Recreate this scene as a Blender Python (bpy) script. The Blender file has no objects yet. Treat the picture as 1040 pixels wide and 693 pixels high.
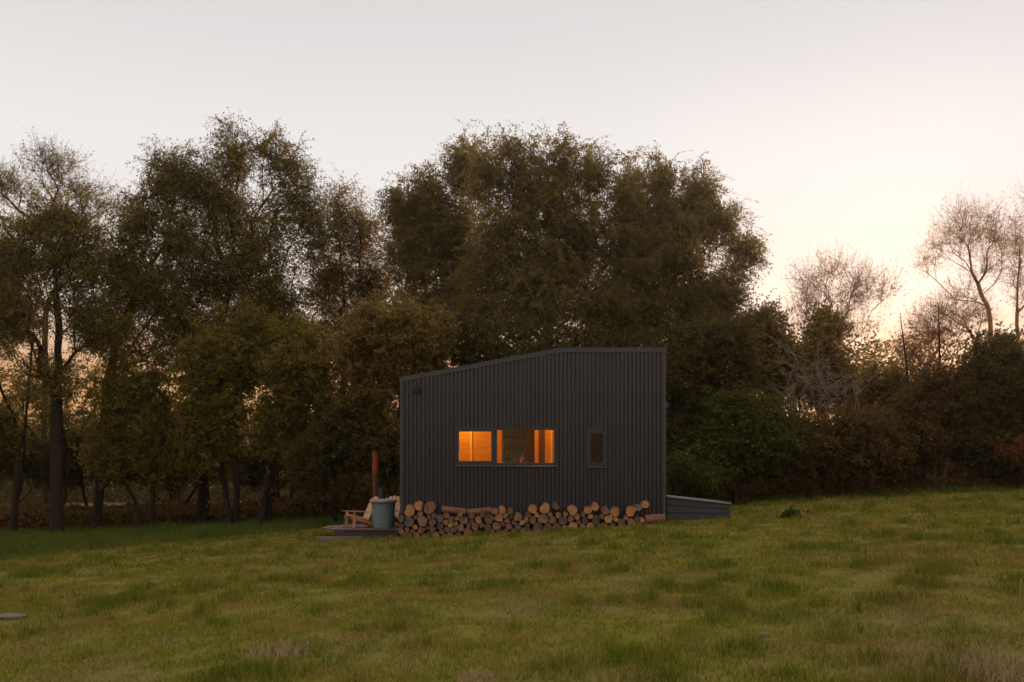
import bpy, math, random
import numpy as np

# ------------------------------------------------------------------ basics
sc = bpy.context.scene
COL = sc.collection
RNG = np.random.default_rng(11)
random.seed(11)
F, HOR, CX, CAMZ = 1011.0, 479.0, 520.0, 1.6     # picture units -> metres
R = math.radians


def W(px, py, D):
    return ((px - CX) / F * D, D, CAMZ + (HOR - py) / F * D)


def hash2(ix, iy, seed):
    n = (ix * 374761393 + iy * 668265263 + seed * 982451653) & 0x7fffffff
    n = ((n ^ (n >> 13)) * 1274126177) & 0x7fffffff
    return ((n ^ (n >> 16)) & 0xffff) / 65535.0


def vnoise(x, y, seed=0):
    x = np.asarray(x, float); y = np.asarray(y, float)
    ix = np.floor(x).astype(np.int64); iy = np.floor(y).astype(np.int64)
    fx = x - ix; fy = y - iy
    fx = fx * fx * (3 - 2 * fx); fy = fy * fy * (3 - 2 * fy)
    a = hash2(ix, iy, seed); b = hash2(ix + 1, iy, seed)
    c = hash2(ix, iy + 1, seed); d = hash2(ix + 1, iy + 1, seed)
    return (a * (1 - fx) + b * fx) * (1 - fy) + (c * (1 - fx) + d * fx) * fy


def fbm(x, y, seed=0, oct=3):
    s = 0; a = 0.5; t = 0
    for o in range(oct):
        s = s + a * vnoise(x * 2 ** o, y * 2 ** o, seed + o * 17); t += a; a *= 0.5
    return s / t


def ground_z(x, y):
    x = np.asarray(x, float); y = np.asarray(y, float)
    z = 0.12 + 0.056 * 26 * np.tanh(x / 26)
    z = z + 0.20 * (fbm(x / 7.0 + 5, y / 7.0, 3) - 0.5) + 0.09 * (fbm(x / 1.5, y / 1.5, 9) - 0.5) + 0.06 * (vnoise(x / 0.62, y / 0.62, 19) - 0.5)
    # flat stand under the cabin
    dx = np.maximum(np.abs(x - 0.5) - 3.6, 0); dy = np.maximum(np.abs(y - 26.5) - 2.4, 0)
    k = np.exp(-(dx * dx + dy * dy) / 1.2)
    zf = 0.12 + 0.060 * x
    return z * (1 - k) + zf * k


# ------------------------------------------------------------------ object helpers
def tag(o, label=None, cat=None, group=None, kind=None):
    if label: o['label'] = label
    if cat: o['category'] = cat
    if group: o['group'] = group
    if kind: o['kind'] = kind
    return o


def empty(name, loc, label, cat, group=None, rz=0.0):
    o = bpy.data.objects.new(name, None)
    o.empty_display_size = 0.2
    COL.objects.link(o)
    o.location = loc; o.rotation_euler = (0, 0, rz)
    return tag(o, label, cat, group)


def link(name, me, mats, parent=None):
    o = bpy.data.objects.new(name, me)
    COL.objects.link(o)
    if not isinstance(mats, (list, tuple)): mats = [mats]
    if len(me.materials) == 0:
        for m in mats: me.materials.append(m)
    if parent is not None: o.parent = parent
    return o


def np_mesh(name, verts, loops, starts, smooth=False, attr=None):
    me = bpy.data.meshes.new(name)
    me.vertices.add(len(verts)); me.vertices.foreach_set('co', np.ascontiguousarray(verts, np.float32).ravel())
    me.loops.add(len(loops)); me.loops.foreach_set('vertex_index', np.ascontiguousarray(loops, np.int32))
    me.polygons.add(len(starts)); me.polygons.foreach_set('loop_start', np.ascontiguousarray(starts, np.int32))
    if smooth: me.polygons.foreach_set('use_smooth', np.ones(len(starts), bool))
    me.update(calc_edges=True)
    if attr is not None:
        a = me.attributes.new(attr[0], 'FLOAT', 'POINT'); a.data.foreach_set('value', np.ascontiguousarray(attr[1], np.float32))
    return me


def quads_mesh(name, V, smooth=False, attr=None):
    """V: (n,4,3) loose quads"""
    n = len(V)
    return np_mesh(name, V.reshape(-1, 3), np.arange(n * 4), np.arange(n) * 4, smooth, attr)


class MB:
    """collects boxes, prisms and tubes into one mesh"""
    def __init__(s): s.v = []; s.f = []; s.m = []

    def add(s, verts, faces, mat=0):
        b = len(s.v); s.v += [tuple(p) for p in verts]
        s.f += [tuple(i + b for i in f) for f in faces]; s.m += [mat] * len(faces); return s

    def box(s, x0, x1, y0, y1, z0, z1, mat=0):
        return s.hexa([(x0, y0, z0), (x1, y0, z0), (x1, y1, z0), (x0, y1, z0),
                       (x0, y0, z1), (x1, y0, z1), (x1, y1, z1), (x0, y1, z1)], mat)

    def hexa(s, p, mat=0):
        return s.add(p, [(3, 2, 1, 0), (4, 5, 6, 7), (0, 1, 5, 4), (1, 2, 6, 5), (2, 3, 7, 6), (3, 0, 4, 7)], mat)

    def prism(s, poly, y0, y1, mat=0):
        """poly of (x,z) extruded along y"""
        n = len(poly)
        v = [(x, y0, z) for x, z in poly] + [(x, y1, z) for x, z in poly]
        f = [tuple(range(n)), tuple(range(2 * n - 1, n - 1, -1))] + [(i + n, (i + 1) % n + n, (i + 1) % n, i) for i in range(n)]
        return s.add(v, f, mat)

    def beam(s, a, b, w, t, up=(0, 0, 1), mat=0):
        a = np.array(a, float); b = np.array(b, float); d = b - a; d /= np.linalg.norm(d)
        u = np.cross(d, up); u /= np.linalg.norm(u); v = np.cross(u, d)
        q = [(-w / 2, -t / 2), (w / 2, -t / 2), (w / 2, t / 2), (-w / 2, t / 2)]
        return s.hexa([a + u * i + v * j for i, j in q] + [b + u * i + v * j for i, j in q], mat)

    def lathe(s, prof, c=(0, 0, 0), n=32, mat=0, close=True):
        v = []; f = []
        for r, z in prof:
            for k in range(n):
                t = 2 * math.pi * k / n; v.append((c[0] + r * math.cos(t), c[1] + r * math.sin(t), c[2] + z))
        for i in range(len(prof) - 1):
            for k in range(n):
                f.append((i * n + k, i * n + (k + 1) % n, (i + 1) * n + (k + 1) % n, (i + 1) * n + k))
        if close:
            f.append(tuple(range(n - 1, -1, -1))); f.append(tuple((len(prof) - 1) * n + k for k in range(n)))
        return s.add(v, f, mat)

    def mesh(s, name, smooth=False, bevel=0.0):
        me = bpy.data.meshes.new(name); me.from_pydata(s.v, [], s.f); me.update()
        me.polygons.foreach_set('material_index', s.m)
        if smooth: me.polygons.foreach_set('use_smooth', [True] * len(s.f))
        return me

    def build(s, name, mats, parent=None, bevel=0.0, smooth=False):
        o = link(name, s.mesh(name, smooth), mats, parent)
        if bevel:
            b = o.modifiers.new('edge', 'BEVEL'); b.width = bevel; b.segments = 2; b.limit_method = 'ANGLE'
        return o


# ------------------------------------------------------------------ materials
class NT:
    def __init__(s, name):
        s.m = bpy.data.materials.new(name); s.m.use_nodes = True
        s.t = s.m.node_tree; s.t.nodes.clear()
        s.out = s.n('ShaderNodeOutputMaterial')

    def n(s, typ, **kw):
        nd = s.t.nodes.new(typ)
        for k, v in kw.items():
            if k in nd.inputs.keys(): nd.inputs[k].default_value = v
            else: setattr(nd, k, v)
        return nd

    def l(s, a, b): s.t.links.new(a, b)

    def coord(s, sc=(1, 1, 1), kind='Object'):
        tc = s.n('ShaderNodeTexCoord'); mp = s.n('ShaderNodeMapping'); mp.inputs['Scale'].default_value = sc
        s.l(tc.outputs[kind], mp.inputs['Vector']); return mp.outputs['Vector']

    def noise(s, vec, scale, detail=4, rough=0.6):
        nd = s.n('ShaderNodeTexNoise'); nd.inputs['Scale'].default_value = scale
        nd.inputs['Detail'].default_value = detail; nd.inputs['Roughness'].default_value = rough
        if vec is not None: s.l(vec, nd.inputs['Vector'])
        return nd.outputs['Fac']

    def ramp(s, fac, stops):
        r = s.n('ShaderNodeValToRGB'); e = r.color_ramp.elements
        while len(e) < len(stops): e.new(0.5)
        for i, (p, c) in enumerate(stops):
            e[i].position = p; e[i].color = (*c, 1)
        s.l(fac, r.inputs['Fac']); return r.outputs['Color']

    def mix(s, fac, a, b, mode='MIX'):
        m = s.n('ShaderNodeMix', data_type='RGBA', blend_type=mode)
        for sock, v in ((0, fac), (6, a), (7, b)):
            if isinstance(v, (int, float)): m.inputs[sock].default_value = v
            elif isinstance(v, tuple): m.inputs[sock].default_value = (*v, 1)
            else: s.l(v, m.inputs[sock])
        return m.outputs[2]

    def bump(s, h, strength=0.3, dist=0.02):
        b = s.n('ShaderNodeBump'); b.inputs['Strength'].default_value = strength; b.inputs['Distance'].default_value = dist
        s.l(h, b.inputs['Height']); return b.outputs['Normal']

    def pbr(s, col, rough=0.8, normal=None, metal=0.0, spec=0.3):
        p = s.n('ShaderNodeBsdfPrincipled')
        if isinstance(col, tuple): p.inputs['Base Color'].default_value = (*col, 1)
        else: s.l(col, p.inputs['Base Color'])
        if isinstance(rough, float): p.inputs['Roughness'].default_value = rough
        else: s.l(rough, p.inputs['Roughness'])
        p.inputs['Metallic'].default_value = metal; p.inputs['Specular IOR Level'].default_value = spec
        if normal is not None: s.l(normal, p.inputs['Normal'])
        s.l(p.outputs['BSDF'], s.out.inputs['Surface']); return s.m


def leaf_mat(name, c_a, c_b, transl=0.35, c_t=None):
    k = NT(name)
    g = k.n('ShaderNodeNewGeometry')
    v = k.coord()
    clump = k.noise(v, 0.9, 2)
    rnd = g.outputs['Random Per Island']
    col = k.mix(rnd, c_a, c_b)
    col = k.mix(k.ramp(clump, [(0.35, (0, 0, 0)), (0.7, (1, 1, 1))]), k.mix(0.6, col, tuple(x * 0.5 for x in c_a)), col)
    d = k.n('ShaderNodeBsdfDiffuse'); k.l(col, d.inputs['Color'])
    t = k.n('ShaderNodeBsdfTranslucent')
    k.l(k.mix(0.5, col, c_t or tuple(min(1, x * 1.6) for x in c_b)), t.inputs['Color'])
    ms = k.n('ShaderNodeMixShader'); ms.inputs[0].default_value = transl
    k.l(d.outputs[0], ms.inputs[1]); k.l(t.outputs[0], ms.inputs[2])
    gl = k.n('ShaderNodeBsdfGlossy'); gl.inputs['Roughness'].default_value = 0.5
    m2 = k.n('ShaderNodeMixShader'); m2.inputs[0].default_value = 0.004
    k.l(ms.outputs[0], m2.inputs[1]); k.l(gl.outputs[0], m2.inputs[2])
    k.l(m2.outputs[0], k.out.inputs['Surface']); return k.m


def bark_mat(name, a, b, scale=6):
    k = NT(name); v = k.coord((1, 1, 0.25)); n = k.noise(v, scale * 3, 5, 0.7)
    return k.pbr(k.ramp(n, [(0.3, a), (0.7, b)]), 0.9, k.bump(n, 0.6, 0.02), spec=0.02)


def plain_noise(name, a, b, scale, rough=0.8, stretch=(1, 1, 1), bump=0.15, spec=0.3, metal=0.0):
    k = NT(name); n = k.noise(k.coord(stretch), scale, 5, 0.65)
    return k.pbr(k.ramp(n, [(0.3, a), (0.7, b)]), rough, k.bump(n, bump, 0.01), metal, spec)


M = {}
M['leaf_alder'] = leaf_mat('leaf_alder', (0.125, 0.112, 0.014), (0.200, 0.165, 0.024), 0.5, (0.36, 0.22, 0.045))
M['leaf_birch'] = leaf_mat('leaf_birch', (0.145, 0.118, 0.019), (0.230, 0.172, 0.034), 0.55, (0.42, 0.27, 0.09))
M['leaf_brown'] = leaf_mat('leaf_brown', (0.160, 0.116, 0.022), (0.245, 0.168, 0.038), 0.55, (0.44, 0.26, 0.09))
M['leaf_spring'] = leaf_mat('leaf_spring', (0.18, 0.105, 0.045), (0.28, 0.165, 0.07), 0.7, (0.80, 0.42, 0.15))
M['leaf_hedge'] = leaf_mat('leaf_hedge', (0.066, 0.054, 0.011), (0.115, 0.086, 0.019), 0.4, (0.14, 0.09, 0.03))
M['leaf_bramble'] = leaf_mat('leaf_bramble', (0.080, 0.050, 0.013), (0.140, 0.086, 0.024), 0.42, (0.26, 0.13, 0.04))
M['leaf_green'] = leaf_mat('leaf_green', (0.066, 0.070, 0.010), (0.116, 0.104, 0.018), 0.35, (0.13, 0.12, 0.02))
M['leaf_rust'] = leaf_mat('leaf_rust', (0.12, 0.038, 0.012), (0.22, 0.075, 0.02), 0.3)
M['leaf_dock'] = leaf_mat('leaf_dock', (0.022, 0.032, 0.003), (0.042, 0.054, 0.006), 0.3)
M['bark'] = bark_mat('bark', (0.013, 0.010, 0.007), (0.034, 0.025, 0.018))
M['bark_birch'] = bark_mat('bark_birch', (0.05, 0.04, 0.032), (0.15, 0.125, 0.10))
M['twig_pale'] = bark_mat('twig_pale', (0.14, 0.10, 0.075), (0.25, 0.19, 0.15))
M['twig_glare'] = bark_mat('twig_glare', (0.20, 0.105, 0.048), (0.32, 0.175, 0.085))  # warm glare around the sun put into the twig and trunk colour

# ------------------------------------------------------------------ foliage builders
def unit(v): return v / (np.linalg.norm(v, axis=-1, keepdims=True) + 1e-9)


def seg_tubes(P0, P1, R0, R1, D0, D1, sides):
    """tapered prisms between P0 and P1 with end frames D0, D1"""
    def frame(d):
        ref = np.where(np.abs(d[:, 2:3]) < 0.9, np.array([[0, 0, 1.0]]), np.array([[1.0, 0, 0]]))
        u = unit(np.cross(d, ref)); return u, np.cross(d, u)
    u0, v0 = frame(D0); u1, v1 = frame(D1)
    # keep rings aligned
    ang = np.arange(sides) * 2 * math.pi / sides
    c = np.cos(ang)[None, :, None]; s = np.sin(ang)[None, :, None]
    r0 = P0[:, None] + (u0[:, None] * c + v0[:, None] * s) * R0[:, None, None]
    r1 = P1[:, None] + (u1[:, None] * c + v1[:, None] * s) * R1[:, None, None]
    n = len(P0)
    V = np.concatenate([r0, r1], 1).reshape(-1, 3)
    k = np.arange(sides); k2 = (k + 1) % sides
    q = np.stack([k, k2, k2 + sides, k + sides], 1)
    loops = (np.arange(n)[:, None, None] * 2 * sides + q[None]).reshape(-1)
    return V, loops


def join_np(parts):
    vs = []; ls = []; b = 0
    for V, L in parts:
        if len(V) == 0: continue
        vs.append(V); ls.append(L + b); b += len(V)
    V = np.concatenate(vs); L = np.concatenate(ls)
    return V, L


def leaf_quads(C, size, rng, droop=0.3, aspect=0.6):
    n = len(C)
    u = rng.normal(size=(n, 3)); u[:, 2] -= droop * 1.6; u = unit(u)
    w = rng.normal(size=(n, 3)); v = unit(np.cross(u, w))
    l = size * rng.uniform(0.65, 1.35, (n, 1)) * 0.5
    a = C - u * l; b = C + u * l; m = C - u * l * 0.15 + np.cross(u, v) * l * 0.18
    return np.stack([a, m + v * l * aspect, b, m - v * l * aspect], 1)


def lobes_to_world(lobes, D, cyl=None):
    out = []
    for L in lobes:
        px, py, rx, rz = L[:4]; off = L[4] if len(L) > 4 else 0.0
        d = D + off; s = d / F
        c = np.array(W(px, py, d)); ra = np.array([rx * s, max(0.8, 0.85 * max(rx, rz * 0.7) * s), rz * s])
        out.append((c, ra))
    return out


def grow(name, label, cat, D, base_px, lobes, n_attr, trunk_r, leafm, barkm, *, trunk_px=None, twigs=8, twig_l=0.95,
         leaves=12, leaf=0.078, droop=0.3, spread=0.055, seed=1, group=None, stems=1, shell=0.66, tipfrac=1.0, twig_r=0.006,
         trunk_to=0.55, aspect=0.6, up=0.35):
    rng = np.random.default_rng(seed)
    LW = lobes_to_world(lobes, D)
    bx = (base_px - CX) / F * D
    base = np.array([bx, D, float(ground_z(bx, D)) - 0.08])
    n_attr = int(n_attr * (1.7 if leaves > 7 else 1.0))
    vol = np.array([np.prod(r) ** 0.72 for _, r in LW]); vol /= vol.sum()
    cnt = np.maximum(1, (vol * n_attr).astype(int))
    A = []
    for (c, r), k in zip(LW, cnt):
        d = unit(rng.normal(size=(k, 3))); q = rng.uniform(0.02, 1, (k, 1)) ** shell
        A.append(c + d * q * r)
    A = np.concatenate(A)
    gz = ground_z(A[:, 0], A[:, 1]); A = A[A[:, 2] > gz + 0.25]
    # ---- skeleton
    nodes = []; par = []
    def addn(p, q): nodes.append(np.array(p, float)); par.append(q); return len(nodes) - 1
    top = max(c[2] + r[2] * 0.4 for c, r in LW); cxm = np.average([c[0] for c, _ in LW], weights=vol); cym = np.average([c[1] for c, _ in LW], weights=vol)
    for s in range(stems):
        b = base + np.array([rng.uniform(-0.35, 0.35), rng.uniform(-0.3, 0.3), 0]) * (stems > 1)
        if trunk_px and s == 0:
            pts = [base] + [np.array(W(x, y, D)) for x, y in trunk_px]
        else:
            sp = 0 if stems == 1 else 1
            tgt = np.array([cxm + sp * rng.uniform(-1.3, 1.3), cym + sp * rng.uniform(-1, 1), base[2] + (top - base[2]) * trunk_to * rng.uniform(0.8, 1.1)])
            mid = b + (tgt - b) * 0.5 + np.array([(b[0] - tgt[0]) * 0.25, 0, 0]) + rng.normal(0, 0.15, 3) * (1, 1, 0)
            pts = [b, mid, tgt]
        prev = addn(pts[0], -1)
        wob = rng.normal(0, 1, 2)
        for i in range(len(pts) - 1):
            a, e = pts[i], pts[i + 1]; k = max(2, int(np.linalg.norm(e - a) / 0.45))
            for j in range(1, k + 1):
                wob = wob * 0.7 + rng.normal(0, 0.6, 2)
                p = a + (e - a) * j / k + np.array([wob[0], wob[1], 0]) * 0.035
                prev = addn(p, prev)
    n_tr = len(nodes)
    order = np.argsort(np.linalg.norm(A - base, axis=1)); A = A[order]
    NP = np.zeros((n_tr + len(A) * 30, 3)); NP[:n_tr] = nodes; cn = n_tr
    PL = np.zeros(len(NP))
    for i in range(n_tr):
        if par[i] >= 0: PL[i] = PL[par[i]] + np.linalg.norm(NP[i] - NP[par[i]])
    low = base[2] + 0.12 * (top - base[2])
    tips = []
    for a in A:
        dv = a - NP[:cn]; dist = np.linalg.norm(dv, axis=1) + 1e-6
        pen = 1 + 1.2 * np.maximum(0, -dv[:, 2] / dist) + (NP[:cn, 2] < low) * 2.0
        j = int(np.argmin(dist * pen + 0.55 * PL[:cn])); p0 = NP[j]; d = dist[j]
        k = min(24, max(1, int(d / 0.4)))
        pj = par[j]; pd = (p0 - NP[pj]) if pj >= 0 else np.array([0, 0, 1.0]); pd = pd / (np.linalg.norm(pd) + 1e-6)
        ctrl = p0 + (pd * 0.2 + np.array([0, 0, up])) * d * 0.4 + (a - p0) * 0.4
        prev = j
        for i in range(1, k + 1):
            t = i / k
            p = (1 - t) ** 2 * p0 + 2 * t * (1 - t) * ctrl + t * t * a
            if i < k: p = p + rng.normal(0, 0.035, 3) * min(1, d)
            NP[cn] = p; PL[cn] = PL[prev] + np.linalg.norm(p - NP[prev]); par.append(prev); prev = cn; cn += 1
        tips.append(prev)
    NP = NP[:cn]; par = np.array(par)
    w = np.zeros(cn); w[tips] += 1
    for i in range(cn - 1, -1, -1):
        if par[i] >= 0: w[par[i]] += w[i]
    w = np.maximum(w, 1)
    rad = np.maximum(0.007, trunk_r * (w / (len(tips) / max(1, stems))) ** 0.62)
    rad = np.minimum(rad, trunk_r * 1.1)
    d = np.zeros((cn, 3)); has = par >= 0
    d[has] = unit(NP[has] - NP[par[has]]); d[~has] = (0, 0, 1)
    hgt = NP[:, 2] - base[2]
    rad = rad * (1 + 0.7 * np.exp(-np.maximum(hgt, 0) / 0.25) * (np.arange(cn) < n_tr))
    idx = np.where(has)[0]; p = par[idx]
    dots = (d[idx] * d[p]).sum(1); cont = (dots > 0.75) & (rad[idx] > 0.6 * rad[p])
    D0 = np.where(cont[:, None], d[p], d[idx]); R0 = np.where(cont, rad[p], np.minimum(rad[p], rad[idx] * 1.15))
    big = rad[idx] > 0.05
    parts = []
    for sel, sides in ((big, 9), (~big, 4)):
        if sel.any(): parts.append(seg_tubes(NP[p][sel], NP[idx][sel], R0[sel], rad[idx][sel], D0[sel], d[idx][sel], sides))
    # ---- twigs and leaves
    T = NP[np.array(tips)]; n = len(T); m = twigs
    axis = np.array([cxm, cym, 0])
    outv = T - axis; outv[:, 2] = 0; outv = unit(outv)
    P = np.repeat(T, m, 0); O = np.repeat(outv, m, 0)
    dr = unit(rng.normal(size=(n * m, 3)) + O * 0.35 + np.array([0, 0, 0.30 - droop * 0.4]))
    L = twig_l * rng.uniform(0.5, 1.3, (n * m, 1))
    p1 = P + dr * L * 0.5
    dr2 = unit(dr + np.array([0, 0, -droop * 1.6]) + rng.normal(0, 0.22, dr.shape)); p2 = p1 + dr2 * L * 0.5
    rr = np.full(n * m, twig_r)
    parts.append(seg_tubes(P, p1, rr, rr * 0.8, dr, dr2, 3)); parts.append(seg_tubes(p1, p2, rr * 0.8, rr * 0.35, dr2, dr2, 3))
    V, Lp = join_np(parts)
    root = empty(name, base, label, cat, group)
    bz = base.astype(np.float32)
    link('trunk', np_mesh('trunk', V - bz, Lp, np.arange(len(Lp) // 4) * 4, True), barkm, root)
    if leaves > 0:
        nl = n * m * leaves
        t = rng.uniform(0.05, 1.0, (nl, 1)); a = np.repeat(P, leaves, 0); b = np.repeat(p1, leaves, 0); c = np.repeat(p2, leaves, 0)
        q = np.where(t < 0.5, a + (b - a) * t * 2, b + (c - b) * (t * 2 - 1)) + rng.normal(0, spread, (nl, 3)) * np.array([1, 1, 0.8])
        link('crown', quads_mesh('crown', (leaf_quads(q, leaf, rng, droop, aspect) - bz).astype(np.float32)), leafm, root)
    return root

# ------------------------------------------------------------------ ground
def axis_pts(core0, core1, step, far):
    a = list(np.arange(core0, core1 + 1e-6, step)); s = step
    x = core1
    while x < far: s *= 1.3; x += s; a.append(x)
    s = step; x = core0
    while x > -far: s *= 1.3; x -= s; a.insert(0, x)
    return np.array(a)


gx = axis_pts(-26, 26, 0.26, 900); gy = axis_pts(2, 44, 0.26, 900)
GX, GY = np.meshgrid(gx, gy)
GZ = ground_z(GX, GY) - 0.012 * np.maximum(0, np.abs(GY - 22) - 24) ** 0.8
nxg, nyg = len(gx), len(gy)
ii = (np.arange(nyg - 1)[:, None] * nxg + np.arange(nxg - 1)[None]).ravel()
gl = np.stack([ii, ii + 1, ii + 1 + nxg, ii + nxg], 1).ravel()
k = NT('meadow_soil')
v = k.coord()
n1 = k.noise(v, 0.45, 4); n2 = k.noise(v, 6.0, 4)
turf = k.mix(n2, (0.070, 0.062, 0.012), (0.13, 0.105, 0.022))
turf = k.mix(k.ramp(n1, [(0.45, (0, 0, 0)), (0.75, (1, 1, 1))]), turf, (0.11, 0.082, 0.035))
sep = k.n('ShaderNodeSeparateXYZ'); k.l(v, sep.inputs[0])
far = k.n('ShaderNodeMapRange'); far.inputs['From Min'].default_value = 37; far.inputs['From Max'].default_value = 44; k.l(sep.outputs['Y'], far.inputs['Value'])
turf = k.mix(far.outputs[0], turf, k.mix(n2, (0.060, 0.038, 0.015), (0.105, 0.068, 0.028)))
df = k.n('ShaderNodeBsdfDiffuse'); k.l(turf, df.inputs['Color']); k.l(k.bump(n2, 0.5, 0.03), df.inputs['Normal']); k.l(df.outputs[0], k.out.inputs['Surface'])
M['soil'] = k.m
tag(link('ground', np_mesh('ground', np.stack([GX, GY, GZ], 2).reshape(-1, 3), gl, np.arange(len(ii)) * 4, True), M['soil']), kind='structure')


def blades(P, h, w, rng, lean=0.5, attr=None):
    n = len(P)
    az = rng.uniform(0, 2 * math.pi, n); side = np.stack([np.cos(az), np.sin(az), np.zeros(n)], 1)
    la = rng.uniform(0, 2 * math.pi, n); ln = np.stack([np.cos(la), np.sin(la), np.zeros(n)], 1) * (lean * rng.uniform(0.1, 1.2, n))[:, None]
    up = np.array([0, 0, 1.0])
    hh = h[:, None]; ww = (w * 0.5)[:, None]
    b0 = P - side * ww; b1 = P + side * ww
    m = P + (up * 0.6 + ln * 0.3) * hh
    m0 = m - side * ww * 0.7; m1 = m + side * ww * 0.7
    t = P + (up * (1 - 0.25 * np.linalg.norm(ln, axis=1, keepdims=True)) + ln) * hh
    V = np.stack([b0, b1, m1, m0, t], 1).reshape(-1, 3)
    base = np.arange(n)[:, None] * 5
    L = (base + np.array([0, 1, 2, 3, 3, 2, 4])[None]).ravel()
    S = (np.arange(n)[:, None] * 7 + np.array([0, 4])[None]).ravel()
    return np_mesh('grass', V.astype(np.float32), L, S, False, None if attr is None else ('tuft', np.repeat(attr, 5)))


def in_cabin(x, y):
    return ((x > -2.9) & (x < 3.95) & (y > 24.05) & (y < 28.0)) | ((x > 3.8) & (x < 5.6) & (y > 24.7) & (y < 28)) | \
           ((x > -4.75) & (x < -2.7) & (y > 25.35) & (y < 27.6))


def grass_mat(name, lo, hi, dry, tuftcol):
    k = NT(name); g = k.n('ShaderNodeNewGeometry'); rnd = g.outputs['Random Per Island']
    v = k.coord()
    at = k.n('ShaderNodeAttribute'); at.attribute_name = 'tuft'
    col = k.mix(rnd, lo, hi)
    gb = k.ramp(k.noise(v, 0.22, 3, 0.6), [(0.35, (0, 0, 0)), (0.65, (1, 1, 1))])
    col = k.mix(gb, k.mix(1.0, col, (0.84, 1.0, 0.85), 'MULTIPLY'), col)
    d3 = k.ramp(k.noise(v, 2.6, 3, 0.6), [(0.58, (0, 0, 0)), (0.70, (0.7, 0.7, 0.7))])
    col = k.mix(d3, col, tuple(x * 0.62 for x in dry))
    dry2 = k.mix(rnd, dry, tuple(x * y for x, y in zip(dry, (0.8, 0.66, 0.6))))
    d1 = k.ramp(k.noise(v, 0.55, 5, 0.7), [(0.48, (0, 0, 0)), (0.62, (1, 1, 1))])
    d2 = k.ramp(rnd, [(0.62, (0, 0, 0)), (0.95, (1, 1, 1))])
    col = k.mix(k.mix(1.0, d1, (0.70, 0.70, 0.70), 'MULTIPLY'), col, dry2)
    col = k.mix(k.mix(1.0, d2, (0.5, 0.5, 0.5), 'MULTIPLY'), col, dry)
    col = k.mix(at.outputs['Fac'], col, k.mix(rnd, tuftcol, tuple(c * 1.5 for c in tuftcol)))
    d = k.n('ShaderNodeBsdfDiffuse'); k.l(col, d.inputs['Color'])
    t = k.n('ShaderNodeBsdfTranslucent'); k.l(col, t.inputs['Color'])
    ms = k.n('ShaderNodeMixShader'); ms.inputs[0].default_value = 0.35
    k.l(d.outputs[0], ms.inputs[1]); k.l(t.outputs[0], ms.inputs[2])
    k.l(ms.outputs[0], k.out.inputs['Surface']); return k.m


M['grass'] = grass_mat('grass_blades', (0.108, 0.112, 0.010), (0.192, 0.176, 0.019), (0.26, 0.148, 0.055), (0.070, 0.081, 0.008))
M['grass_long'] = grass_mat('grass_long', (0.056, 0.082, 0.011), (0.098, 0.116, 0.018), (0.15, 0.115, 0.035), (0.040, 0.060, 0.009))

EDGE = lambda x: 31.4 + 0.5 * np.tanh((x + 3) / 5) + 1.15 * np.minimum(0, x + 6) + 1.2 * (fbm(x / 3.0, x * 0 + 2.5, 77) - 0.5)   # where the mown field stops
PS = []; HS = []; WS = []; TS = []
for (y0, y1, dens, wd, hs) in ((4.5, 9, 1500, 0.0075, 1.0), (9, 13, 1200, 0.0085, 1.0), (13, 18, 700, 0.012, 1.05), (18, 25, 360, 0.017, 1.1), (25, 35, 210, 0.024, 1.15)):
    half = lambda y: 0.55 * y + 3.0
    area = (half(y0) + half(y1)) * (y1 - y0); n = int(area * dens)
    y = RNG.uniform(y0, y1, n); x = RNG.uniform(-1, 1, n) * half(y)
    tn = fbm(x / 0.36, y / 0.5, 41, 3); big = fbm(x / 2.2 + 9, y / 3.3, 51, 2)
    tuft = np.clip((tn + 0.35 * (big - 0.5) - 0.60) * 6, 0, 1) * 0.85
    bare = np.clip((0.36 - tn) * 8, 0, 1)
    keep = (RNG.uniform(0, 1, n) > bare * 0.75) & ~in_cabin(x, y) & (y < EDGE(x) + 0.6)
    x, y, tuft, tn = x[keep], y[keep], tuft[keep], tn[keep]
    h = hs * (0.014 + 0.075 * tn + 0.085 * tuft) * RNG.uniform(0.55, 1.5, len(x))
    PS.append(np.stack([x, y, ground_z(x, y) - 0.01], 1)); HS.append(h); WS.append(np.full(len(x), wd) * RNG.uniform(0.7, 1.3, len(x))); TS.append(tuft)
P = np.concatenate(PS)
tag(link('grass', blades(P, np.concatenate(HS), np.concatenate(WS), RNG, 0.75, np.concatenate(TS)), M['grass']),
    'short uneven olive meadow grass covering the field in front of the cabin', 'grass', kind='stuff')
# longer grass under the trees
n = 110000
y = RNG.uniform(22, 39, n); x = RNG.uniform(-1, 1, n) * (0.56 * y + 3)
e = EDGE(x); keep = (y > e + RNG.normal(0, 0.35, n)) & ~in_cabin(x, y); x, y = x[keep], y[keep]; e = e[keep]
tn = fbm(x / 1.1, y / 1.1, 61, 3)
h = (0.12 + 0.34 * tn) * RNG.uniform(0.5, 1.3, len(x)) * np.clip((y - e + 0.8) / 1.6, 0.35, 1)
tag(link('long_grass', blades(np.stack([x, y, ground_z(x, y) - 0.02], 1), h, np.full(len(x), 0.022), RNG, 0.6, np.clip((tn - 0.4) * 2, 0, 1)), M['grass_long']),
    'longer dark green grass along the foot of the trees and hedge', 'grass', kind='stuff')

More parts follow.
